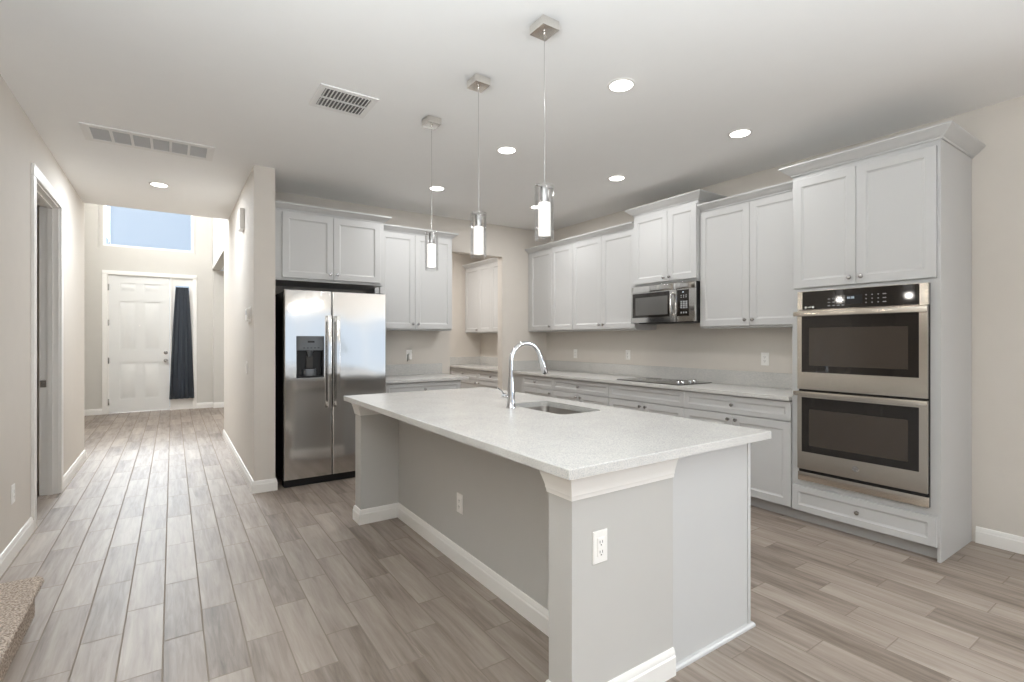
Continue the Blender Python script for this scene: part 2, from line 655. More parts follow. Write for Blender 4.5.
# kitchen back wall with the pantry opening
PX0, PX1, PZ = 2.935, 3.735, 2.50
w = MB()
w.box(XH1, PX0, YB, YB + 0.12, 0, H)
w.box(PX1, XR, YB, YB + 0.12, 0, H)
w.box(PX0, PX1, YB, YB + 0.12, PZ, H)
struct(w.build('wall_back', MT['wall']))
struct(MB().box(XH1, XR, 7.62, 7.75, 0, H).build('wall_pantry', MT['wall']))
struct(MB().box(XH1, XR + 0.15, 7.45, 7.75, H, H + 0.25).build('ceiling_pantry', MT['ceil']))
struct(MB().box(XH0, XH1, YH0, YH1, 0, H).build('wall_hall', MT['wall']))
# foyer walls
FY = 11.75
w = MB()
w.box(-1.50, -1.35, 7.45, 12.0, 0, 5.3)
w.box(-1.50, XL - 0.13, 7.38, 7.5, 0, 5.3)
struct(w.build('wall_foyer_west', MT['wallfoyer']))
w = MB()
w.box(0.66, 0.80, 7.45, FY, 2.76, 5.3)
w.box(0.66, 2.6, 7.75, 8.1, 0, 2.76)
w.box(2.45, 2.6, 8.1, FY, 0, 2.76)
struct(w.build('wall_foyer_east', MT['wallfoyer']))
struct(MB().box(0.81, 2.44, 8.11, FY - 0.13, 2.765, 2.86).build('ceiling_alcove', MT['ceil']))
struct(MB().box(0.675, 2.6, FY - 0.12, FY + 0.1, 0, 2.76).build('wall_alcove', MT['wallfoyer']))
# front wall: door opening and transom opening, set deep
w = MB().set((0, FY, 0), (1, 0, 0), (0, 1, 0))
w.frame_with_hole(-1.35, 0.70, 2.80, 5.3, 0, 0.25, (-1.115, 0.385, 3.05, 4.1))
w.box(-1.35, -1.0, 0, 0.25, 0, 2.80)
w.box(0.36, 0.70, 0, 0.25, 0, 2.80)
w.box(-1.0, 0.36, 0, 0.25, 2.60, 2.80)
struct(w.build('wall_front', MT['wallfoyer']))

# transom window
w = MB().set((0, FY, 0), (1, 0, 0), (0, 1, 0))
w.frame_with_hole(-1.115, 0.385, 3.05, 4.1, 0.10, 0.24, (-1.06, 0.345, 3.10, 4.05))
win = struct(w.build('window_1', MT['wallfoyer']))
w = MB().set((0, FY, 0), (1, 0, 0), (0, 1, 0))
w.frame_with_hole(-1.06, 0.345, 3.10, 4.05, 0.10, 0.22, (-1.025, 0.31, 3.135, 4.02))
w.build('window_frame', MT['trim'], win)
w = MB().set((0, FY, 0), (1, 0, 0), (0, 1, 0))
w.box(-1.025, 0.31, 0.18, 0.186, 3.135, 4.02)
w.build('window_pane', MT['pane'], win)

# front door with its casing, jambs and sidelight
cs = MB().set((0, FY, 0), (1, 0, 0), (0, -1, 0))
cs.box(-1.06, -0.985, -0.02, 0.02, 0, 2.565, 0.005)
cs.box(-1.03, -0.966, -0.20, -0.021, 0, 2.60)
cs.box(0.335, 0.37, -0.20, -0.021, 0, 2.60)
cs.box(-0.966, 0.335, -0.20, -0.021, 2.558, 2.60)
cs.box(0.335, 0.40, -0.02, 0.02, 0, 2.565, 0.005)
cs.box(-1.06, 0.40, -0.02, 0.022, 2.565, 2.64, 0.005)
cs.box(-0.040, -0.012, -0.09, 0.012, 0, 2.565, 0.003)
struct(cs.build('trim_1', MT['trim']))
dr = MB().set((0, FY + 0.02, 0), (1, 0, 0), (0, -1, 0))
D0, D1 = -0.965, -0.044
dr.box(D0, D1, -0.045, -0.012, 0.015, 2.555)
cols = [(-0.81, -0.56), (-0.45, -0.195)]
rows = [(0.255, 0.945), (1.17, 2.08), (2.25, 2.42)]
# stiles and rails left proud of the six sunk fields
ax = [D0, cols[0][0], cols[0][1], cols[1][0], cols[1][1], D1]
zs = [0.015] + [z for r_ in rows for z in r_] + [2.555]
dr.box(ax[0], ax[1], -0.012, 0, zs[0], zs[-1])
dr.box(ax[2], ax[3], -0.012, 0, zs[0], zs[-1])
dr.box(ax[4], ax[5], -0.012, 0, zs[0], zs[-1])
for (c0, c1) in cols:
    for k in (0, 2, 4, 6):
        dr.box(c0, c1, -0.012, 0, zs[k], zs[k + 1])
    for (r0, r1) in rows:
        q = lambda d, n: [(c0 + d, n, r0 + d), (c1 - d, n, r0 + d), (c1 - d, n, r1 - d), (c0 + d, n, r1 - d)]
        dr.loops([q(0.012, -0.012), q(0.030, -0.010), q(0.05, -0.002)], True, False, True)
d1 = struct(dr.build('door_1', MT['door']))
f = dict(O=(0, FY + 0.02, 0), U=(1, 0, 0), N=(0, -1, 0))
k = MB(**f)
k.lathe((-0.107, 0, 1.116), [(0.032, 0), (0.032, 0.012), (0.018, 0.02), (0.016, 0.024)], 'n')
k.build('deadbolt', MT['nickel'], d1)
k = MB(**f)
k.lathe((-0.107, 0, 0.963), [(0.034, 0), (0.034, 0.01), (0.013, 0.015), (0.013, 0.035), (0.028, 0.045), (0.031, 0.058), (0.024, 0.07), (0.006, 0.073)], 'n')
k.build('door_knob', MT['nickel'], d1)
k = MB(**f)
k.lathe((-0.514, 0, 1.63), [(0.012, 0), (0.012, 0.004), (0.008, 0.006)], 'n')
k.build('peephole', MT['plastic'], d1)
for z in (0.22, 0.98, 1.68, 2.33):
    MB(**f).box(D0 - 0.016, D0 + 0.004, -0.004, 0.012, z - 0.055, z + 0.055, 0.002).build('hinge', MT['nickel'], d1)
# sidelight
sl = MB().set((0, FY + 0.02, 0), (1, 0, 0), (0, -1, 0))
sl.frame_with_hole(-0.012, 0.335, 0.0, 2.565, -0.05, -0.005, (0.045, 0.275, 0.30, 2.42))
s1 = struct(sl.build('window_2', MT['trim']))
MB(**f).box(0.045, 0.275, -0.032, -0.026, 0.30, 2.42).build('window_pane', MT['pane'], s1)

# casing, jamb and strike plate of the left opening
cz = MB()
cz.box(XL - 0.005, XL + 0.018, 4.88, 4.965, 0, 2.545, 0.006)
cz.box(XL - 0.005, XL + 0.018, 5.955, 6.04, 0, 2.545, 0.006)
cz.box(XL - 0.005, XL + 0.020, 4.88, 6.04, 2.545, 2.632, 0.006)
cz.box(XL - 0.13, XL, 4.955, 4.975, 0, 2.555)
cz.box(XL - 0.13, XL, 5.945, 5.965, 0, 2.555)
cz.box(XL - 0.13, XL, 4.955, 5.965, 2.535, 2.555)
cz.box(XL - 0.075, XL - 0.04, 5.933, 5.946, 0, 2.535)
cz.box(XL - 0.075, XL - 0.04, 4.975, 5.945, 2.522, 2.536)
tr = struct(cz.build('trim_2', MT['trim']))
MB().box(XL - 0.125, XL - 0.085, 5.941, 5.9455, 0.95, 1.01).build('strike_plate', MT['nickel'], tr)

# baseboards
BB = [(0, 0), (0.016, 0), (0.016, 0.075), (0.012, 0.082), (0.012, 0.092), (0.006, 0.106), (0, 0.108)]


def base(name, path):
    return struct(MB().sweep(path, BB).build(name, MT['trim'], angle=25))


base('baseboard_left', [(XL, 4.88), (XL, 3.42)][::-1][::-1] if False else [(XL, 4.88), (XL, 3.42)])
base('baseboard_left_far', [(XL, 7.5), (XL, 6.04)])
base('baseboard_hall', [(XH1, 5.3), (XH1, YH0), (XH0, YH0), (XH0, YH1)][::-1][::-1])
base('baseboard_right', [(XR, -0.2), (XR, 1.04)])
base('baseboard_front', [(-1.06, FY), (-1.35, FY), (-1.35, 7.5)])
base('baseboard_front_right', [(0.675, FY), (0.40, FY)])
base('baseboard_alcove', [(2.45, FY - 0.12), (0.675, FY - 0.12)])

# ------------------------------------------------------------------ cabinet kit
CROWN = [(0, 0), (0.008, 0.0), (0.010, 0.010), (0.022, 0.016), (0.036, 0.030), (0.052, 0.043), (0.060, 0.047), (0.064, 0.054), (0.064, 0.064), (0, 0.064)]
CROWN_BIG = [(0, 0), (0.010, 0.0), (0.012, 0.010), (0.024, 0.016), (0.040, 0.030), (0.056, 0.048), (0.062, 0.052), (0.070, 0.060), (0.070, 0.070), (0, 0.070)]


def knob(fr, a, n, v, parent):
    k = MB(**fr)
    k.lathe((a, n, v), [(0.008, 0), (0.006, 0.006), (0.006, 0.014), (0.014, 0.018), (0.0155, 0.023), (0.013, 0.028), (0.004, 0.030)], 'n', 16)
    return k.build('knob', MT['nickel'], parent)


def door(fr, a0, a1, v0, v1, n0, parent, knob_at=None, name='door', fw=0.058):
    g = 0.0015
    d = MB(**fr).shaker(a0 + g, a1 - g, v0 + g, v1 - g, n0, 0.02, fw).build(name, MT['cab'], parent, angle=20)
    if knob_at:
        knob(fr, knob_at[0], n0 + 0.02, knob_at[1], d)
    return d


def wall_cabinet(label, fr, width, depth, v0, v1, doors, group=None, crown_path=None, crown=CROWN, crown_z=None, knobs=None, door_v=None):
    """fr.O is the left bottom-of-wall corner on the FRONT plane of the doors."""
    O, U, N = Vector(fr['O']), Vector(fr['U']), Vector(fr['N'])
    t = thing('upper_cabinet', tuple(O + U * (width / 2) - N * (depth / 2) + Vector((0, 0, v0))), label, 'cabinet', group)
    b = MB(**fr)
    b.box(0, width, -depth, -0.021, v0, v1)
    b.box(0, width, -depth + 0.01, -0.03, v0 - 0.012, v0)
    b.build('cabinet_body', MT['cab'], t)
    dv0, dv1 = door_v or (v0 + 0.004, v1 - 0.012)
    for i, (a0, a1) in enumerate(doors):
        ka = None
        if knobs and knobs[i] is not None:
            ka = knobs[i]
        door(fr, a0, a1, dv0, dv1, -0.02, t, ka)
    if crown_path:
        MB().sweep(crown_path, crown, crown_z if crown_z is not None else v1 - 0.002).build('crown_molding', MT['cab'], t, angle=25)
    return t


# uppers on the right wall (door fronts on x = 4.15)
UB, UT = 1.487, 2.582
XU = 4.15
DU = XR - XU - 0.002
# A next to the back wall
fr = face_west(5.735, XU)
wA = 5.735 - 4.767
wall_cabinet('wall cabinet in the corner beside the pantry opening, two doors, one knob showing', fr, wA, DU, UB, UT,
             [(0.07, 5.735 - 5.187), (5.735 - 5.187, wA)], knobs=[(5.735 - 5.187 - 0.035, UB + 0.055), None],
             crown_path=[(XU + 0.02, 4.767), (XU + 0.02, 5.735)], crown_z=UT - 0.002)
fr = face_west(4.767, XU)
wB = 4.767 - 3.742
mB = 4.767 - 4.251
wall_cabinet('two-door wall cabinet just left of the microwave, with paired knobs', fr, wB, DU, UB, UT,
             [(0, mB), (mB, wB)], knobs=[(mB - 0.035, UB + 0.055), (mB + 0.035, UB + 0.055)],
             crown_path=[(XU + 0.02, 3.742), (XU + 0.02, 4.767)])
XM = 4.11
fr = face_west(3.738, XM)
wM = 3.738 - 2.940
mM = 3.738 - 3.285
wall_cabinet('short raised cabinet directly above the microwave, stepped up with its own crown', fr, wM, XR - XM - 0.002, 1.94, 2.70,
             [(0.012, mM), (mM, wM - 0.006)], knobs=[(mM - 0.035, 1.995), (mM + 0.035, 1.995)], door_v=(1.955, 2.668),
             crown_path=[(XR - 0.002, 2.940), (XM + 0.02, 2.940), (XM + 0.02, 3.738), (XR - 0.002, 3.738)], crown=CROWN_BIG, crown_z=2.698)
fr = face_west(2.936, XU)
wC = 2.936 - 1.955
mC = 2.936 - 2.442
wall_cabinet('two-door wall cabinet between the microwave and the tall oven cabinet', fr, wC, DU, UB, UT,
             [(0, mC), (mC, wC)], knobs=[(mC - 0.035, UB + 0.055), (mC + 0.035, UB + 0.055)],
             crown_path=[(XU + 0.02, 1.955), (XU + 0.02, 2.936)])

# uppers on the back wall
YO = 5.10
fr = face_south(0.79, YO)
wall_cabinet('deep two-door cabinet over the refrigerator', fr, 1.84 - 0.79, YB - YO - 0.002, 1.945, 2.60,
             [(0.062, 1.322 - 0.79), (1.322 - 0.79, 1.80 - 0.79)], knobs=[(1.322 - 0.79 - 0.033, 2.01), (1.322 - 0.79 + 0.033, 2.01)],
             door_v=(1.955, 2.575), crown_path=[(1.84, YB - 0.002), (1.84, YO + 0.02), (0.79, YO + 0.02)][::-1][::-1], crown_z=2.592)
YP = 5.39
fr = face_south(1.845, YP)
mP = 2.31 - 1.845
wP = 2.79 - 1.845
wall_cabinet('tall two-door wall cabinet right of the refrigerator, above the short counter', fr, wP, YB - YP - 0.002, UB, UT,
             [(0.05, mP), (mP, wP - 0.004)], knobs=[(mP - 0.033, UB + 0.06), (mP + 0.033, UB + 0.06)],
             crown_path=[(2.79, YB - 0.002), (2.79, YP + 0.02), (1.906, YP + 0.02)])

# pantry upper, on the right wall beyond the opening
XPU = 4.17
fr = face_west(7.615, XPU)
wall_cabinet('wall cabinet inside the pantry, seen through the opening', fr, 7.615 - 5.87, XR - XPU - 0.002, UB, UT,
             [(0.04, 0.50), (0.50, 0.87), (0.87, 1.31), (1.31, 1.74)], knobs=[(0.45, UB + 0.04), None, (1.27, UB + 0.04), (1.35, UB + 0.04)],
             crown_path=[(XPU + 0.02, 5.87), (XPU + 0.02, 7.615)])

# ------------------------------------------------------------------ tall oven cabinet
XT = 3.88
TY0, TY1 = 1.062, 1.950
fr = face_west(TY1, XT)
tw = TY1 - TY0
t = thing('tall_oven_cabinet', (XT + 0.31, (TY0 + TY1) / 2, 0), 'full-height white cabinet housing the double wall oven', 'cabinet')
b = MB(**fr)
b.box(0, 0.03, -0.617, -0.021, 0.095, 2.61)
b.box(tw - 0.018, tw, -0.617, -0.014, 0.0, 2.61)      # end panel runs to the floor
b.box(0.03, tw - 0.018, -0.617, -0.60, 0.095, 2.61)
b.box(0.03, tw - 0.018, -0.60, -0.021, 1.74, 2.61)
b.box(0.03, tw - 0.018, -0.60, -0.021, 0.095, 0.30)
b.box(0.0, 0.055, -0.06, -0.016, 0.285, 1.745)
b.box(tw - 0.055, tw - 0.018, -0.06, -0.016, 0.285, 1.745)
b.box(0.055, tw - 0.055, -0.06, -0.016, 0.285, 0.328)
b.box(0.055, tw - 0.055, -0.06, -0.016, 1.722, 1.745)
b.build('cabinet_body', MT['cab'], t)
# notch in the end panel's toe is closed by the kick board behind it
MB(**fr).box(0, tw - 0.018, -0.09, -0.075, 0, 0.095).build('toe_kick', MT['toe'], t)
mT = TY1 - 1.518
door(fr, 0.014, mT, 1.750, 2.565, -0.02, t, (mT - 0.036, 1.80))
door(fr, mT, tw - 0.018, 1.750, 2.565, -0.02, t, (mT + 0.036, 1.80))
door(fr, 0.003, tw - 0.016, 0.089, 0.280, -0.02, t, (tw / 2, 0.185), 'drawer', 0.045)
MB().sweep([(XR - 0.002, TY0), (XT + 0.016, TY0), (XT + 0.016, TY1), (XT + 0.2, TY1)], CROWN_BIG, 2.60).build('crown_molding', MT['cab'], t, angle=25)

# ------------------------------------------------------------------ double oven
ow0, ow1 = TY1 - 1.895, TY1 - 1.114
ov = thing('double_wall_oven', (XT + 0.25, (1.895 + 1.114) / 2, 0.328), 'stainless steel double wall oven with black glass doors, built into the tall cabinet', 'oven')
b = MB(**fr)
b.box(ow0 + 0.02, ow1 - 0.02, -0.56, -0.022, 0.345, 1.72)
b.box(ow0, ow1, -0.0155, -0.002, 0.328, 1.722)
b.build('oven_case', MT['black'], ov)
b = MB(**fr)
b.box(ow0, ow1, -0.002, 0.016, 0.328, 0.392, 0.003)
b.build('lower_trim', MT['steelov'], ov)
b = MB(**fr)
b.frame_with_hole(ow0, ow1, 1.586, 1.722, 0.0, 0.020, (ow0 + 0.034, ow1 - 0.044, 1.588, 1.720))
b.build('panel_surround', MT['steelov'], ov)
cp = MB(**fr).box(ow0 + 0.034, ow1 - 0.044, -0.001, 0.019, 1.588, 1.720).build('control_panel', MT['blackglass'], ov)
cx = (ow0 + ow1) / 2
for j, xx in enumerate((-0.175, -0.145, -0.115, -0.085)):
    for i in range(3 if j != 1 else 3):
        MB(**fr).box(cx + xx - 0.008, cx + xx + 0.008, 0.019, 0.0195, 1.655 - i * 0.024, 1.660 - i * 0.024).build('button_marking', MT['button'], cp)
for j, xx in enumerate((0.055, 0.09, 0.125, 0.16)):
    for i in range(3):
        MB(**fr).box(cx + xx - (0.010 if j == 3 else 0.004), cx + xx + (0.010 if j == 3 else 0.004), 0.019, 0.0195, 1.668 - i * 0.026, 1.674 - i * 0.026).build('button_marking', MT['button'], cp)
ds = MB(**fr).box(cx - 0.068, cx + 0.032, 0.019, 0.0198, 1.615, 1.675).build('display', MT['black'], cp)
b = MB(**fr)
for j in range(4):                        # small lit clock digits
    x0 = cx - 0.058 + j * 0.010 + (0.004 if j > 1 else 0)
    b.box(x0, x0 + 0.0065, 0.0198, 0.0202, 1.662, 1.664)
    b.box(x0, x0 + 0.0065, 0.0198, 0.0202, 1.652, 1.654)
    b.box(x0 + 0.005, x0 + 0.0065, 0.0198, 0.0202, 1.652, 1.664)
    b.box(x0, x0 + 0.0015, 0.0198, 0.0202, 1.652, 1.664)
b.build('clock_digits', MT['digits'], cp)
b = MB(**fr)
b.lathe((ow0 + 0.058, 0.019, 1.605), [(0.0075, 0), (0.0075, 0.0008)], 'n')
b.lathe((ow0 + 0.108, 0.019, 1.605), [(0.0075, 0), (0.0075, 0.0008)], 'n')
for q in range(3):
    b.box(ow0 + 0.072 + q * 0.009, ow0 + 0.078 + q * 0.009, 0.019, 0.0195, 1.602, 1.609)
b.build('touch_icons', MT['plastic'], cp)
for (z0, z1, gz0, gz1, hz) in ((1.004, 1.582, 1.130, 1.540, 1.556), (0.416, 0.990, 0.544, 0.945, 0.975)):
    d = MB(**fr)
    d.frame_with_hole(ow0 + 0.003, ow1 - 0.003, z0, z1, 0.002, 0.030, (ow0 + 0.034, ow1 - 0.044, gz0, gz1))
    dd = d.build('oven_door', MT['steelov'], ov)
    MB(**fr).box(ow0 + 0.034, ow1 - 0.044, 0.004, 0.0285, gz0, gz1).build('window', MT['blackglass'], dd)
    MB(**fr).box(ow0 + 0.085, ow1 - 0.10, 0.0284, 0.0289, gz0 + 0.05, gz1 - 0.085).build('inner_window', MT['ovenglass'], dd)
    hb = MB(**fr)
    hb.box(ow0 - 0.008, ow1 + 0.008, 0.052, 0.072, hz - 0.016, hz + 0.016, 0.007)
    hb.box(ow0 + 0.004, ow0 + 0.026, 0.030, 0.056, hz - 0.012, hz + 0.012, 0.003)
    hb.box(ow1 - 0.026, ow1 - 0.004, 0.030, 0.056, hz - 0.012, hz + 0.012, 0.003)
    hb.build('handle', MT['steelov'], dd)
bd = MB(**fr)
bd.lathe((TY1 - 1.509, 0.030, 0.487), [(0.020, 0), (0.020, 0.0015), (0.0175, 0.0022), (0.0165, 0.0012), (0.001, 0.0012)], 'n', 32)
# the curling monogram inside the round badge
sc_ = []
for i in range(22):
    a = i / 21 * 2 * math.pi * 1.4
    rr_ = 0.0085 - 0.005 * i / 21
    sc_.append((TY1 - 1.509 - 0.004 + rr_ * math.cos(a), 0.0318, 0.487 + rr_ * math.sin(a)))
bd.tube(sc_, 0.0009, 6)
sc_ = [(q[0] + 0.0085, q[1], 0.974 - q[2]) for q in sc_]
bd.tube(sc_, 0.0009, 6)
bd.build('badge', MT['nickel'], ov)

# ------------------------------------------------------------------ microwave
XW = 4.085
fr = face_west(3.736, XW)
mw = 3.736 - 2.942
m_ = thing('microwave', (XR - 0.2, 3.34, 1.535), 'stainless over-the-range microwave with dark window and control panel', 'microwave')
b = MB(**fr)
b.box(0, mw, -(XR - XW) + 0.003, -0.02, 1.545, 1.926)
b.build('microwave_case', MT['black'], m_)
b = MB(**fr)
b.box(0.05, mw - 0.05, -0.36, -0.06, 1.537, 1.546, 0.004)
b.build('vent_underside', MT['black'], m_)
b = MB(**fr)
b.box(0, 0.545, -0.02, 0.0, 1.862, 1.927, 0.003)
b.box(0.548, mw, -0.02, 0.0, 1.862, 1.927, 0.003)
b.build('top_vent', MT['steel'], m_)
d = MB(**fr).frame_with_hole(0, 0.585, 1.545, 1.860, -0.02, 0.006, (0.022, 0.505, 1.598, 1.852)).build('microwave_door', MT['steel'], m_)
MB(**fr).box(0.022, 0.505, -0.01, 0.004, 1.598, 1.852).build('glass_front', MT['blackglass'], d)
MB(**fr).box(0.062, 0.478, 0.004, 0.0048, 1.622, 1.808).build('window', MT['mwglass'], d)
hb = MB(**fr)
hb.tube([(0.548, 0.006, 1.825), (0.548, 0.034, 1.815), (0.548, 0.044, 1.78), (0.548, 0.046, 1.72), (0.548, 0.044, 1.66), (0.548, 0.034, 1.625), (0.548, 0.006, 1.615)], 0.012, 10)
hb.build('handle', MT['steel'], d)
c_ = MB(**fr).frame_with_hole(0.588, mw, 1.545, 1.860, -0.02, 0.004, (0.592, mw - 0.065, 1.596, 1.852)).build('panel_surround', MT['steel'], m_)
cp = MB(**fr).box(0.592, mw - 0.065, -0.015, 0.005, 1.596, 1.852).build('control_panel', MT['blackglass'], m_)
keys = [(0.635 + j * 0.028, 0.648 + j * 0.028, 1.775 + i * 0.018, 1.783 + i * 0.018) for i in range(2) for j in range(3)]
keys += [(0.632 + j * 0.029, 0.654 + j * 0.029, 1.672 + i * 0.019, 1.687 + i * 0.019) for i in range(4) for j in range(3)]
keys += [(0.635 + j * 0.028, 0.650 + j * 0.028, 1.622, 1.638) for j in range(3)]
for a0, a1, v0, v1 in keys:
    MB(**fr).box(a0, a1, 0.005, 0.0056, v0, v1).build('button', MT['button'], cp)
MB(**fr).box(0.655, 0.672, 0.005, 0.0056, 1.825, 1.832).build('indicator', MT['digits'], cp)

# ------------------------------------------------------------------ base cabinets
CT = 0.937
CB = 0.905


def base_cabinet(label, fr, width, depth, drawers, doors, group=None):
    """front plane of doors at N=0; drawers/doors: (a0,a1,v0,v1,knobs)"""
    O, U, N = Vector(fr['O']), Vector(fr['U']), Vector(fr['N'])
    t = thing('base_cabinet', tuple(O + U * (width / 2) - N * (depth / 2)), label, 'cabinet', group)
    MB(**fr).box(0, width, -depth, -0.021, 0.095, CB - 0.001).build('cabinet_body', MT['cab'], t)
    MB(**fr).box(0, width, -0.09, -0.075, 0, 0.095).build('toe_kick', MT['toe'], t)
    for (a0, a1, v0, v1, kn) in drawers:
        d = door(fr, a0, a1, v0, v1, -0.02, t, None, 'drawer', 0.042)
        for q in kn:
            knob(fr, q, 0.0, (v0 + v1) / 2, d)
    for (a0, a1, v0, v1, kn) in doors:
        d = door(fr, a0, a1, v0, v1, -0.02, t, None, 'door', 0.058)
        for (q, z) in kn:
            knob(fr, q, 0.0, z, d)
    return t


XB = 3.88
DB = XR - XB - 0.002
DZ0, DZ1 = 0.746, 0.897
LZ0, LZ1 = 0.096, 0.742
fr = face_west(5.735, XB)
w_ = 5.735 - 4.824
base_cabinet('corner base cabinet at the far end of the long counter, by the pantry opening', fr, w_, DB,
             [(0.25, w_, DZ0, DZ1, [0.56])], [(0.25, w_, LZ0, LZ1, [(0.86, 0.70)])])
fr = face_west(4.824, XB)
w_ = 4.824 - 3.869
base_cabinet('base cabinet with one wide drawer, just left of the cooktop', fr, w_, DB,
             [(0, w_, DZ0, DZ1, [w_ / 2])], [(0, w_ / 2, LZ0, LZ1, [(w_ / 2 - 0.035, 0.70)]), (w_ / 2, w_, LZ0, LZ1, [(w_ / 2 + 0.035, 0.70)])])
fr = face_west(3.869, XB)
w_ = 3.869 - 2.913
base_cabinet('base cabinet beneath the cooktop, its top drawer front without a knob', fr, w_, DB,
             [(0, w_, DZ0, DZ1, [])], [(0, w_ / 2, LZ0, LZ1, [(w_ / 2 - 0.035, 0.70)]), (w_ / 2, w_, LZ0, LZ1, [(w_ / 2 + 0.035, 0.70)])])
fr = face_west(2.913, XB)
w_ = 2.913 - 1.952
base_cabinet('base cabinet with drawer and two doors, against the tall oven cabinet', fr, w_, DB,
             [(0, w_, DZ0, DZ1, [w_ / 2])], [(0, w_ / 2, LZ0, LZ1, [(w_ / 2 - 0.035, 0.70)]), (w_ / 2, w_, LZ0, LZ1, [(w_ / 2 + 0.035, 0.70)])])
# short run by the refrigerator
YC = 5.115
fr = face_south(1.845, YC)
w_ = 2.765 - 1.845
base_cabinet('short base cabinet right of the refrigerator, facing the island', fr, w_, YB - YC - 0.002,
             [(0.01, w_ - 0.01, DZ0, DZ1, [w_ / 2])], [(0.01, w_ / 2, LZ0, LZ1, [(w_ / 2 - 0.035, 0.70)]), (w_ / 2, w_ - 0.01, LZ0, LZ1, [(w_ / 2 + 0.035, 0.70)])])
# pantry run: two units seen through the opening
fr = face_west(7.615, XB)
w_ = 7.615 - 6.66
base_cabinet('pantry base cabinet at the far left of the opening, against the pantry wall', fr, w_, DB,
             [(0.05, w_, DZ0, DZ1, [w_ / 2 + 0.02])], [(0.05, w_, LZ0, LZ1, [(w_ - 0.05, 0.70)])])
fr = face_west(6.66, XB)
w_ = 6.66 - 5.87
base_cabinet('pantry base cabinet nearer the wall edge of the opening', fr, w_, DB,
             [(0, w_, DZ0, DZ1, [w_ / 2])], [(0, w_, LZ0, LZ1, [(0.05, 0.70)])])


# ------------------------------------------------------------------ counters
def slab(mb, x0, x1, y0, y1, z0=CB, z1=CT):
    mb.set((0, 0, 0), (1, 0, 0), (0, 1, 0))
    mb.box(x0, x1, y0, y1, z0, z1, 0.003)
    return mb


XC = 3.853
t = tag(slab(MB(), XC, XR - 0.002, 1.954, 5.738).build('countertop', MT['quartz']), 'long white quartz countertop along the right wall, holding the cooktop', 'countertop')
b = MB()
b.box(XR - 0.022, XR - 0.001, 1.954, 5.738, CT, 1.070, 0.002)
b.box(XC + 0.02, XR - 0.022, 5.716, 5.738, CT, 1.070, 0.002)
b.build('backsplash', MT['quartz'], t)
t = tag(slab(MB(), 1.842, 2.845, YC - 0.03, YB - 0.002).build('countertop', MT['quartz']), 'short white quartz countertop between refrigerator and pantry opening', 'countertop')
b = MB()
b.box(1.842, 2.815, YB - 0.022, YB - 0.001, CT, 1.070, 0.002)
b.build('backsplash', MT['quartz'], t)
t = tag(slab(MB(), XC, XR - 0.002, 5.862, 7.618).build('countertop', MT['quartz']), 'white quartz countertop inside the pantry opening', 'countertop')
b = MB()
b.box(XR - 0.022, XR - 0.001, 5.862, 7.618, CT, 1.070, 0.002)
b.box(XC + 0.02, XR - 0.022, 7.597, 7.618, CT, 1.070, 0.002)
b.build('backsplash', MT['quartz'], t)

# cooktop
ck = thing('cooktop', (4.19, 3.4, CT), 'dark glass electric cooktop with four chrome knobs, set in the long counter', 'cooktop')
b = MB()
b.box(3.93, 4.43, 3.00, 3.80, CT + 0.0008, CT + 0.009, 0.002)
b.build('glass_top', MT['cookglass'], ck)
for (x, y, r) in ((4.06, 3.28, 0.08), (4.06, 3.61, 0.10), (4.30, 3.28, 0.10), (4.30, 3.61, 0.08)):
    b = MB()
    b.lathe((x, y, CT + 0.009), [(r, 0), (r, 0.0005), (r - 0.004, 0.0005), (r - 0.004, 0)], 'v', 40, False, False)
    b.build('burner_ring', MT['ring'], ck)
for (x, y) in ((3.985, 3.055), (4.055, 3.055), (4.165, 3.055), (4.235, 3.055)):
    b = MB()
    b.lathe((x, y, CT + 0.009), [(0.022, 0), (0.022, 0.004), (0.019, 0.006), (0.018, 0.022), (0.015, 0.026), (0.002, 0.027)], 'v', 20)
    b.box(x - 0.004, x + 0.004, y - 0.017, y + 0.017, CT + 0.03, CT + 0.040, 0.002)
    b.build('control_knob', MT['chrome'], ck)

# ------------------------------------------------------------------ island
IW0, IW1 = 1.155, 1.700
IY0, IY1 = 1.330, 3.830
isl = thing('kitchen_island', (1.70, 2.58, 0), 'kitchen island base of greige walls and white trim', 'island')
b = MB()
b.box(1.45, IW1, IY0 + 0.13, IY1 - 0.13, 0, CB)
b.build('knee_wall', MT['islandwall'], isl)
for (a, c) in ((IY0, IY0 + 0.13), (IY1 - 0.13, IY1)):
    MB().box(IW0, IW1, a, c, 0, CB - 0.001).build('wing_wall', MT['islandwall'], isl)
b = MB()
b.box(IW1, 2.262, IY0 + 0.012, IY0 + 0.030, 0.0, CB - 0.001)
b.box(IW1, 2.262, IY1 - 0.030, IY1 - 0.012, 0.0, CB - 0.001)
b.box(IW1 + 0.001, IW1 + 0.019, IY0 + 0.030, IY1 - 0.030, 0.10, CB - 0.001)
b.box(IW1 + 0.019, 2.262, IY0 + 0.030, IY1 - 0.030, 0.10, 0.118)
b.box(2.19, 2.205, IY0 + 0.030, IY1 - 0.030, 0.0, 0.10)
b.box(2.244, 2.262, IY0 + 0.030, IY1 - 0.030, 0.118, CB - 0.001)
b.build('cabinet_body', MT['cab'], isl)
b = MB()
b.box(2.262, 2.284, IY0 + 0.008, IY0 + 0.028, 0.005, CB - 0.001, 0.002)
b.build('edge_strip', MT['cab'], isl)
b = MB().set((2.264, IY0 + 0.03, 0), (0, 1, 0), (1, 0, 0))
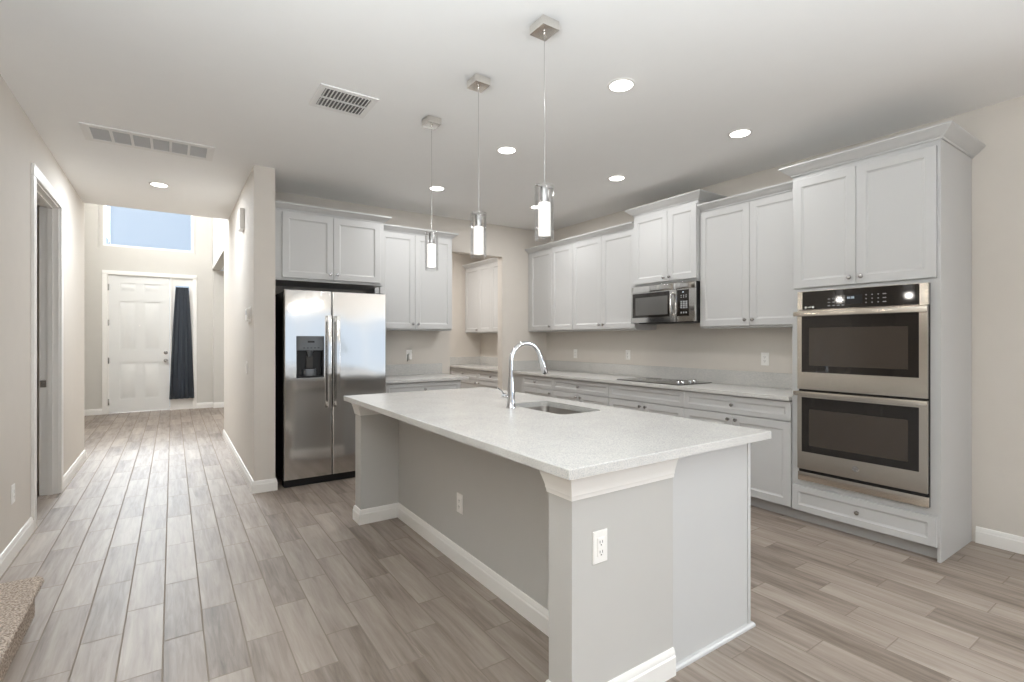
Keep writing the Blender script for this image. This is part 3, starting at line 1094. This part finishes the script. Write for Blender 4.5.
for i in range(4):
    q0, q1 = 0.005 + i * 0.608, 0.005 + (i + 1) * 0.608
    door(dict(O=(2.264, IY0 + 0.03, 0), U=(0, 1, 0), N=(1, 0, 0)), q0, q1, 0.10, 0.89, 0.0, isl, (q1 - 0.04 if i % 2 == 0 else q0 + 0.04, 0.83), 'door')
b.bm.free()
ICR = [(0, 0), (0.006, 0), (0.007, 0.012), (0.010, 0.018), (0.010, 0.026), (0.014, 0.040), (0.022, 0.066), (0.024, 0.076), (0.028, 0.082), (0.028, 0.098), (0, 0.098)]
MB().sweep([(IW1, IY0), (IW0, IY0), (IW0, IY0 + 0.13), (1.45, IY0 + 0.13)], ICR, 0.806).build('crown_molding', MT['trim'], isl, angle=25)
MB().sweep([(1.45, IY1 - 0.13), (IW0, IY1 - 0.13), (IW0, IY1), (IW1, IY1)], ICR, 0.806).build('crown_molding', MT['trim'], isl, angle=25)
MB().sweep([(IW1, IY0), (IW0, IY0), (IW0, IY0 + 0.13), (1.45, IY0 + 0.13), (1.45, IY1 - 0.13), (IW0, IY1 - 0.13), (IW0, IY1), (IW1, IY1)],
           BB).build('baseboard', MT['trim'], isl, angle=25)
SH = [(0, 0), (0.016, 0), (0.015, 0.010), (0.009, 0.018), (0, 0.022)]
MB().sweep([(2.292, IY0 + 0.10), (2.292, IY0 + 0.012), (IW1, IY0 + 0.012)][::-1][::-1], SH).build('shoe_molding', MT['cab'], isl, angle=25)

# island countertop with the sink cut-out
SX0, SX1, SY0, SY1 = 1.835, 2.170, 2.20, 2.78


def rrect(x0, x1, y0, y1, r, seg=6):
    pts = []
    for cx_, cy_, a0 in ((x1 - r, y1 - r, 0), (x0 + r, y1 - r, 90), (x0 + r, y0 + r, 180), (x1 - r, y0 + r, 270)):
        for i in range(seg + 1):
            a = R(a0 + 90 * i / seg)
            pts.append((cx_ + r * math.cos(a), cy_ + r * math.sin(a)))
    return pts


IX0, IX1, IZ0, IZ1 = 1.083, 2.328, 0.905, 0.940
JY0, JY1 = 1.262, 3.887
mb = MB()
t = bmesh.new()
hole = rrect(SX0, SX1, SY0, SY1, 0.05)


def outer(d):
    return [(IX0 + d, JY0 + d), (IX1 - d, JY0 + d), (IX1 - d, JY1 - d), (IX0 + d, JY1 - d)]


def flat(z, d, hz):
    o = [t.verts.new((x, y, z)) for x, y in outer(d)]
    h = [t.verts.new((x, y, z)) for x, y in hole]
    es = [t.edges.new((o[i], o[(i + 1) % 4])) for i in range(4)] + [t.edges.new((h[i], h[(i + 1) % len(h)])) for i in range(len(h))]
    bmesh.ops.triangle_fill(t, use_beauty=True, edges=es)
    return o, h


oT, hT = flat(IZ1, 0.003, 0)
oB, hB = flat(IZ0, 0.0, 0)
oM = [t.verts.new((x, y, IZ1 - 0.003)) for x, y in outer(0)]
for i in range(4):
    j = (i + 1) % 4
    t.faces.new((oT[i], oT[j], oM[j], oM[i]))
    t.faces.new((oM[i], oM[j], oB[j], oB[i]))
for i in range(len(hT)):
    j = (i + 1) % len(hT)
    t.faces.new((hT[i], hT[j], hB[j], hB[i]))
bmesh.ops.recalc_face_normals(t, faces=t.faces)
mb.merge(t)
tag(mb.build('countertop', MT['quartz']), 'thick white speckled quartz top of the island, with the sink cut into it', 'countertop')

# sink
sk = thing('sink', (2.0, 2.49, 0.70), 'undermount stainless steel sink sunk in the island top', 'sink')
rings = []
for d, z, r in ((-0.02, 0.904, 0.06), (-0.004, 0.904, 0.054), (-0.003, 0.90, 0.053), (0.004, 0.75, 0.05), (0.02, 0.722, 0.05), (0.05, 0.715, 0.04)):
    rings.append([(x, y, z) for x, y in rrect(SX0 + d, SX1 - d, SY0 + d, SY1 - d, r)])
b = MB()
b.loops(rings, True, False, True)
o = b.build('basin', MT['sink'], sk)
b = MB()
b.lathe((2.0, 2.49, 0.7155), [(0.045, 0), (0.045, 0.003), (0.036, 0.003), (0.034, 0.001), (0.002, 0.001)], 'v', 28)
b.build('drain', MT['chrome'], sk)

# faucet
fx, fy = 1.765, 2.612
fc = thing('faucet', (fx, fy, IZ1), 'tall chrome gooseneck pull-down faucet on the island', 'faucet')
b = MB()
b.lathe((fx, fy, IZ1), [(0.030, 0), (0.030, 0.006), (0.026, 0.012), (0.024, 0.05), (0.0235, 0.09), (0.0215, 0.13), (0.018, 0.165), (0.0158, 0.19)], 'v', 24)
b.build('faucet_body', MT['chrome'], fc)
b = MB()
pts = [(fx, fy, IZ1 + 0.18), (fx, fy, IZ1 + 0.26)]
for i in range(0, 15):
    a = R(180 - 164 * i / 14)
    pts.append((fx + 0.116 + 0.116 * math.cos(a), fy, IZ1 + 0.290 + 0.116 * math.sin(a)))
b.tube(pts, 0.0138, 14)
b.build('spout', MT['chrome'], fc)
b = MB()
e0 = Vector(pts[-1])
dr_ = (Vector(pts[-1]) - Vector(pts[-2])).normalized()
b.tube([tuple(e0 - dr_ * 0.004), tuple(e0 + dr_ * 0.012), tuple(e0 + dr_ * 0.02), tuple(e0 + dr_ * 0.06), tuple(e0 + dr_ * 0.115), tuple(e0 + dr_ * 0.125)], [0.0148, 0.0155, 0.0168, 0.0198, 0.022, 0.019], 16)
b.build('spray_head', MT['chrome'], fc)
b = MB()
b.tube([(fx, fy + 0.018, IZ1 + 0.062), (fx, fy + 0.085, IZ1 + 0.066), (fx, fy + 0.094, IZ1 + 0.067)], [0.017, 0.0185, 0.013], 16)
b.tube([(fx, fy + 0.082, IZ1 + 0.070), (fx - 0.012, fy + 0.088, IZ1 + 0.095), (fx - 0.045, fy + 0.092, IZ1 + 0.120)], [0.008, 0.007, 0.006], 10)
b.build('lever_handle', MT['chrome'], fc)

# ------------------------------------------------------------------ refrigerator
FX0, FX1, FS, FYF = 0.843, 1.808, 1.271, 4.95
fr = face_south(0, FYF)
rf = thing('refrigerator', (1.325, 5.3, 0), 'stainless side-by-side refrigerator with water dispenser, under the deep cabinet', 'refrigerator')
b = MB(**fr)
b.box(FX0 + 0.004, FX1 - 0.004, -0.75, -0.062, 0.05, 1.815, 0.004)
b.build('refrigerator_case', MT['black'], rf)
MB(**fr).box(FX0 + 0.01, FX1 - 0.01, -0.16, -0.045, 0.0, 0.068).build('kick_grille', MT['black'], rf)
for x in (FX0 + 0.06, FX1 - 0.06):
    MB(**fr).box(x - 0.04, x + 0.04, -0.12, -0.02, 1.815, 1.838, 0.004).build('hinge_cover', MT['black'], rf)
FZ0, FZ1 = 0.072, 1.832
HX0, HX1, HZ0, HZ1 = 0.953, 1.190, 1.015, 1.395
d = MB(**fr)
o_ = lambda a0, a1, n: [(a0, n, FZ0), (a1, n, FZ0), (a1, n, FZ1), (a0, n, FZ1)]


def fridge_door(a0, a1, hole=None):
    mb = MB(**fr)
    t = bmesh.new()

    def ring(q0, q1, n, z0, z1):
        return [t.verts.new(mb.p(*q)) for q in ((q0, n, z0), (q1, n, z0), (q1, n, z1), (q0, n, z1))]
    rs = [ring(a0, a1, -0.06, FZ0, FZ1), ring(a0, a1, -0.010, FZ0, FZ1), ring(a0 + 0.003, a1 - 0.003, -0.003, FZ0 + 0.003, FZ1 - 0.003), ring(a0 + 0.010, a1 - 0.010, 0.0, FZ0 + 0.006, FZ1 - 0.006)]
    if hole:
        rs += [ring(hole[0], hole[1], 0.0, hole[2], hole[3]), ring(hole[0] + 0.004, hole[1] - 0.004, -0.052, hole[2] + 0.004, hole[3] - 0.004)]
    for r0, r1 in zip(rs, rs[1:]):
        for i in range(4):
            j = (i + 1) % 4
            t.faces.new((r0[i], r0[j], r1[j], r1[i]))
    t.faces.new(rs[0])
    t.faces.new(rs[-1])
    bmesh.ops.recalc_face_normals(t, faces=t.faces)
    mb.merge(t)
    return mb


dl = fridge_door(FX0, FS - 0.003, (HX0, HX1, HZ0, HZ1)).build('freezer_door', MT['steel'], rf, angle=15)
drr = fridge_door(FS + 0.003, FX1).build('fresh_food_door', MT['steel'], rf, angle=15)
for x, par in ((FS - 0.036, dl), (FS + 0.044, drr)):
    hb = MB(**fr)
    hb.box(x - 0.016, x + 0.016, 0.045, 0.065, 0.715, 1.60, 0.006)
    hb.box(x - 0.012, x + 0.012, 0.0, 0.05, 0.735, 0.775, 0.003)
    hb.box(x - 0.012, x + 0.012, 0.0, 0.05, 1.54, 1.58, 0.003)
    hb.build('handle', MT['steel'], par)
# dispenser insert
ds = MB(**fr)
ds.frame_with_hole(HX0 - 0.004, HX1 + 0.004, HZ0 - 0.004, HZ1 + 0.004, -0.05, 0.006, (HX0 + 0.010, HX1 - 0.010, HZ0 + 0.012, 1.265))
ds.box(HX0 + 0.008, HX1 - 0.008, -0.0515, -0.046, HZ0 + 0.008, 1.27)
dso = ds.build('water_dispenser', MT['black'], dl)
rings = []
for dz, n in ((1.268, 0.012), (1.30, 0.016), (1.385, 0.016), (1.398, 0.020), (1.402, 0.018)):
    rings.append([(HX0 - 0.004, 0.004, dz), (HX0 + 0.02, n, dz), ((HX0 + HX1) / 2, n + 0.008, dz), (HX1 - 0.02, n, dz), (HX1 + 0.004, 0.004, dz)])
MB(**fr).loops(rings, True, True, True).build('dispenser_panel', MT['grey'], dl)
for j in range(5):
    MB(**fr).box(HX0 + 0.05 + j * 0.032, HX0 + 0.066 + j * 0.032, 0.014, 0.026, 1.288, 1.294).build('dispenser_button', MT['black'], dl)
MB(**fr).box(HX0 + 0.09, HX0 + 0.15, 0.014, 0.026, 1.340, 1.356).build('dispenser_display', MT['black'], dl)
xm = (HX0 + HX1) / 2
b = MB(**fr)
b.lathe((xm, -0.022, 1.205), [(0.014, 0), (0.018, 0.02), (0.030, 0.06)], 'v', 16)
b.build('nozzle', MT['grey'], dl)
b = MB(**fr)
b.box(xm - 0.030, xm + 0.030, -0.042, -0.034, 1.10, 1.215, 0.003)
b.build('paddle', MT['slot'], dl)
b = MB(**fr)
rings = [[(xm + rr * math.cos(R(a)), -0.046 + rr * 0.72 * math.sin(R(a)), z) for a in range(0, 181, 15)] for rr, z in ((0.062, HZ0 + 0.013), (0.066, HZ0 + 0.05), (0.060, HZ0 + 0.075))]
b.loops(rings, True, True, True)
b.build('drip_tray', MT['grey'], dl)

# ------------------------------------------------------------------ pendants
px_, pz0, pz1 = 1.515, 1.858, 2.128


def pendant(y, label):
    t = thing('pendant_light', (px_, y, pz0), label, 'pendant light', 'glass pendants over the island')
    b = MB()
    b.box(px_ - 0.050, px_ + 0.050, y - 0.056, y + 0.056, H - 0.045, H - 0.0005, 0.003)
    b.lathe((px_, y, H - 0.060), [(0.006, 0), (0.009, 0.004), (0.009, 0.012)], 'v', 12)
    b.build('canopy', MT['bronze'], t)
    MB().tube([(px_, y, pz1 + 0.005), (px_, y, H - 0.055)], 0.0012, 6).build('cord', MT['nickel'], t)
    b = MB()
    b.lathe((px_, y, pz0), [(0.046, 0.0), (0.0475, 0.002), (0.0475, 0.268), (0.046, 0.270), (0.0425, 0.268), (0.0425, 0.012), (0.0005, 0.008)], 'v', 32, True, True)
    b.build('glass_shade', MT['glass'], t)
    b = MB()
    b.lathe((px_, y, pz1 - 0.085), [(0.015, 0), (0.021, 0.004), (0.021, 0.070), (0.016, 0.080), (0.006, 0.088)], 'v', 20)
    b.box(px_ - 0.046, px_ + 0.046, y - 0.006, y + 0.006, pz1 - 0.010, pz1 - 0.004)
    b.build('socket', MT['nickel'], t)
    prof = [(0.020, 0.0)]
    nr = 14
    z0 = 0.0
    hh = 0.165
    for i in range(nr):
        prof += [(0.031, hh * (i + 0.2) / nr), (0.031, hh * (i + 0.55) / nr), (0.026, hh * (i + 0.8) / nr)]
    prof += [(0.020, hh)]
    b = MB()
    b.lathe((px_, y, pz0 + 0.022), prof, 'v', 24)
    b.build('ribbed_diffuser', MT['tube'], t, angle=60)
    return t


p1 = pendant(1.950, 'glass cylinder pendant nearest the camera, hanging from a square canopy over the island')
dup(p1, (px_, 2.590, pz0), 'middle glass cylinder pendant of the three over the island')
dup(p1, (px_, 3.245, pz0), 'farthest glass cylinder pendant over the island, in front of the cabinet by the refrigerator')
for y in (1.95, 2.59, 3.245):
    l = bpy.data.lights.new('pendant_bulb', 'POINT')
    l.energy = 2
    l.shadow_soft_size = 0.03
    l.color = (1, 0.95, 0.88)
    o = bpy.data.objects.new('pendant_bulb', l)
    o.location = (px_, y, pz0 - 0.04)
    COL.objects.link(o)

# ------------------------------------------------------------------ recessed lights
lp = [(2.27, 2.157, 'recessed ceiling light nearest the camera, to the right of the near pendant'),
      (3.54, 2.157, 'rightmost recessed ceiling light, between the microwave cabinet and the tall oven cabinet'),
      (2.27, 3.423, 'recessed ceiling light seen between the near and middle pendants'),
      (3.54, 3.423, 'recessed ceiling light in front of the cabinet above the microwave'),
      (2.25, 4.690, 'recessed ceiling light by the far pendant cord, near the back wall'),
      (3.54, 4.690, 'recessed ceiling light half hidden behind the near pendant glass'),
      (-0.11, 6.146, 'recessed ceiling light in the hallway before the foyer')]
first = None
for i, (x, y, lab) in enumerate(lp):
    if first is None:
        first = thing('recessed_light', (x, y, H), lab, 'ceiling light', 'recessed ceiling lights')
        b = MB()
        b.lathe((x, y, H), [(0.086, 0), (0.086, -0.003), (0.080, -0.006), (0.070, -0.006), (0.068, -0.002)], 'v', 36, True, True)
        b.build('trim_ring', MT['trim'], first, origin=(x, y, H))
        b = MB()
        b.lathe((x, y, H), [(0.0695, -0.0035), (0.066, -0.0065), (0.0005, -0.0070)], 'v', 36)
        b.build('lens', MT['lamp'], first, origin=(x, y, H))
    else:
        dup(first, (x, y, H), lab, 'recessed ceiling lights')
    area('can_light', (x, y, H - 0.012), (0, 0, 0), 0.13, 0.13, (4.5, 4, 7, 7, 11, 10, 28)[i], (0.98, 0.98, 0.98) if i < 6 else (0.88, 0.94, 1.0), 'DISK')

# ------------------------------------------------------------------ ceiling vents
v = thing('return_air_vent', (-0.135, 4.87, H), 'long white return-air grille of six grey panels in the ceiling', 'vent')
b = MB()
VX0, VX1, VY0, VY1 = -0.555, 0.285, 4.69, 5.06
vf = dict(O=(0, 0, H), U=(1, 0, 0), N=(0, 0, -1), V=(0, 1, 0))
b.set(**vf).frame_with_hole(VX0, VX1, VY0, VY1, 0.0005, 0.010, (VX0 + 0.05, VX1 - 0.05, VY0 + 0.05, VY1 - 0.05))
b.set((0, 0, 0), (1, 0, 0), (0, 1, 0))
n = 6
cw = (VX1 - VX0 - 0.10) / n
for i in range(1, n):
    b.box(VX0 + 0.05 + i * cw - 0.009, VX0 + 0.05 + i * cw + 0.009, VY0 + 0.0501, VY1 - 0.0501, H - 0.009, H - 0.001)
b.build('vent_frame', MT['vent'], v)
for i in range(n):
    x0 = VX0 + 0.05 + i * cw
    b = MB()
    b.box(x0 + 0.001, x0 + cw - 0.001, VY0 + 0.051, VY1 - 0.051, H - 0.003, H - 0.001)
    for j in range(14):
        yy = VY0 + 0.053 + j * 0.0193
        b.box(x0 + 0.001, x0 + cw - 0.001, yy, yy + 0.008, H - 0.006, H - 0.0031)
    b.build('filter_panel', MT['filt'], v)
v = thing('supply_air_register', (0.92, 3.31, H), 'small square white air register with two rows of louvres in the ceiling', 'vent')
b = MB()
RX0, RX1, RY0, RY1 = 0.745, 1.105, 3.16, 3.49
b.set(**vf).frame_with_hole(RX0, RX1, RY0, RY1, 0.0005, 0.008, (RX0 + 0.035, RX1 - 0.035, RY0 + 0.035, RY1 - 0.035))
b.set((0, 0, 0), (1, 0, 0), (0, 1, 0))
ym = (RY0 + RY1) / 2
b.box(RX0 + 0.0351, RX1 - 0.0351, ym - 0.008, ym + 0.008, H - 0.008, H - 0.001)
b.build('vent_frame', MT['vent'], v)
MB().box(RX0 + 0.03, RX1 - 0.03, RY0 + 0.03, RY1 - 0.03, H - 0.0025, H - 0.0008).build('dark_duct', MT['duct'], v)
for r_, (y0, y1) in enumerate(((RY0 + 0.035, ym - 0.008), (ym + 0.008, RY1 - 0.035))):
    for i in range(13):
        x = RX0 + 0.045 + i * 0.0222
        b = MB()
        rings = [[(x - 0.009, yy, H - 0.013), (x - 0.007, yy, H - 0.013), (x + 0.006, yy, H - 0.003), (x + 0.003, yy, H - 0.003)] for yy in (y0, y1)]
        b.loops(rings, True, True, True)
        b.build('louvre', MT['vent'], v)


# ------------------------------------------------------------------ outlets and switches
def outlet(fr, a, z, label, kind='outlet', w=0.072, h=0.118, duplex=True):
    O, U, N = Vector(fr['O']), Vector(fr['U']), Vector(fr['N'])
    t = thing('wall_outlet' if kind == 'outlet' else 'light_switch', tuple(O + U * a + Vector((0, 0, z - h / 2))), label, kind)
    rg = lambda d, n: [(a - w / 2 + d, n, z - h / 2 + d), (a + w / 2 - d, n, z - h / 2 + d), (a + w / 2 - d, n, z + h / 2 - d), (a - w / 2 + d, n, z + h / 2 - d)]
    MB(**fr).loops([rg(0, 0.0005), rg(0, 0.003), rg(0.003, 0.006)], True, True, True).build('cover_plate', MT['plastic'], t)
    if kind == 'outlet':
        r_ = MB(**fr).box(a - 0.017, a + 0.017, 0.005, 0.0085, z - 0.034, z + 0.034, 0.0015).build('receptacle', MT['plastic'], t)
        s = MB(**fr)
        for zz in (z - 0.018, z + 0.018):
            s.box(a - 0.0075, a - 0.005, 0.0084, 0.0088, zz - 0.004, zz + 0.006)
            s.box(a + 0.005, a + 0.0075, 0.0084, 0.0088, zz - 0.004, zz + 0.006)
            s.lathe((a, 0.0084, zz - 0.010), [(0.0028, 0), (0.0028, 0.0004)], 'n', 10)
        s.build('slots', MT['slot'], r_)
    else:
        MB(**fr).box(a - 0.016, a + 0.016, 0.004, 0.011, z - 0.033, z + 0.033, 0.002).build('rocker', MT['plastic'], t)
    return t


outlet(face_south(0, IY0), 1.288, 0.617, 'white outlet on the near end wall of the island')
wf = dict(O=(1.45, 0, 0), U=(0, -1, 0), N=(-1, 0, 0))
outlet(wf, -2.70, 0.372, 'white outlet on the long recessed side of the island')
rw = dict(O=(XR, 0, 0), U=(0, -1, 0), N=(-1, 0, 0))
outlet(rw, -5.107, 1.178, 'white outlet above the long counter, farthest, near the back corner')
outlet(rw, -4.166, 1.185, 'white outlet above the long counter, left of the cooktop')
outlet(rw, -2.497, 1.191, 'white outlet above the long counter, between cooktop and oven cabinet')
ol = outlet(face_south(0, YB), 2.378, 1.185, 'white outlet above the short counter with a plug-in device')
t = thing('plug_in_device', (2.372, YB - 0.03, 1.135), 'small white rounded device plugged into the outlet by the refrigerator', 'plug-in')
fr = face_south(0, YB)
rings = [[(2.385 + x, n, 1.165 + y) for x, y in rrect(-0.022 + d, 0.022 - d, -0.042 + d, 0.042 - d, 0.016)] for d, n in ((0, 0.009), (0, 0.030), (0.006, 0.038))]
MB(**fr).loops(rings, True, True, True).build('device_shell', MT['plastic'], t)
MB(**fr).box(2.352, 2.357, 0.0095, 0.016, 1.105, 1.19, 0.002).build('side_strip', MT['slot'], t)
outlet(dict(O=(XR, 0, 0), U=(0, -1, 0), N=(-1, 0, 0)), -6.61, 1.178, 'white outlet inside the pantry, under its wall cabinet')
lw = dict(O=(XL, 0, 0), U=(0, 1, 0), N=(1, 0, 0))
outlet(lw, 4.383, 0.395, 'white outlet low on the left wall before the doorway')
hw = dict(O=(XH0, 0, 0), U=(0, -1, 0), N=(-1, 0, 0))
outlet(hw, -5.44, 1.10, 'white light switch on the hall wall, below the thermostat', 'switch')
t = thing('thermostat', (XH0, 5.25, 1.52), 'white thermostat on the hall wall above the light switch', 'thermostat')
MB(**hw).box(-5.34, -5.16, 0.0005, 0.008, 1.53, 1.67, 0.003).build('wall_plate', MT['plastic'], t)
MB(**hw).box(-5.32, -5.18, 0.008, 0.032, 1.55, 1.66, 0.006).build('thermostat_body', MT['plastic'], t)
MB(**hw).box(-5.29, -5.21, 0.032, 0.0328, 1.60, 1.64).build('screen', MT['filt'], t)
t = thing('door_chime', (XH0, 5.76, 2.47), 'white door chime box high on the hall wall near the ceiling', 'door chime')
MB(**hw).box(-5.85, -5.67, 0.0005, 0.045, 2.48, 2.69, 0.008).build('chime_cover', MT['plastic'], t)
b = MB(**hw)
for i in range(5):
    b.box(-5.83, -5.69, 0.0445, 0.0465, 2.52 + i * 0.032, 2.528 + i * 0.032)
b.build('sound_slots', MT['vent'], t)

# ------------------------------------------------------------------ curtain on the sidelight
cu = thing('curtain', (0.155, FY - 0.05, 0.215), 'dark grey curtain gathered over the sidelight beside the front door', 'curtain')
t = bmesh.new()
nx, nz = 60, 26
grid = []
for j in range(nz + 1):
    s_ = j / nz
    z = 2.385 - (2.385 - 0.215) * s_
    k = min(1.0, s_ / 0.04)
    w0 = 0.055 + (-0.052 - 0.055) * (s_ ** 0.8)
    w1 = 0.262 + (0.358 - 0.262) * (s_ ** 0.8)
    rowv = []
    for i in range(nx + 1):
        u = i / nx
        ph = u * 2 * math.pi * 4.5 + 0.5 * math.sin(u * 9)
        am = 0.016 + 0.012 * s_
        n = 0.022 + am * math.sin(ph) * (0.5 + 0.5 * s_) + 0.006 * math.sin(ph * 2.3 + 3 * s_)
        rowv.append(t.verts.new((w0 + (w1 - w0) * u, FY - 0.02 - max(0.006, n + 0.012), z)))
    grid.append(rowv)
for j in range(nz):
    for i in range(nx):
        t.faces.new((grid[j][i], grid[j][i + 1], grid[j + 1][i + 1], grid[j + 1][i]))
bmesh.ops.solidify(t, geom=t.faces[:], thickness=0.003)
bmesh.ops.recalc_face_normals(t, faces=t.faces)
b = MB()
b.merge(t)
b.build('curtain_panel', MT['curtain'], cu, angle=60)
b = MB()
b.tube([(0.03, FY - 0.035, 2.372), (0.29, FY - 0.035, 2.372)], 0.006, 10)
b.build('curtain_rod', MT['trim'], cu)

# ------------------------------------------------------------------ carpeted stairs on the left
st = thing('carpeted_stairs', (-1.3, 2.85, 0), 'bottom stair step covered in beige carpet, lower left beside the wall', 'stairs')
for i in range(4):
    x1 = -0.530 - 0.27 * i
    z0, z1 = 0.0, 0.19 * (i + 1)
    prof = [(x1 - 0.035, z0 + 0.0), (x1 - 0.035, z1 - 0.07), (x1 - 0.028, z1 - 0.05), (x1 - 0.006, z1 - 0.042), (x1, z1 - 0.026), (x1 - 0.006, z1 - 0.008), (x1 - 0.022, z1), (x1 - 0.30, z1), (x1 - 0.30, z0)]
    b = MB()
    yy0, yy1 = 2.31, 3.415
    rings = []
    for y, d in ((yy0, 0), (yy1 - 0.03, 0), (yy1 - 0.012, 0.004), (yy1, 0.014)):
        rings.append([(x if x < x1 - 0.2 else x - d, y, z if z < z1 - 0.06 else z - d) for x, z in prof])
    b.loops(rings, True, True, True)
    b.build('stair_step', MT['carpet'], st, angle=50)
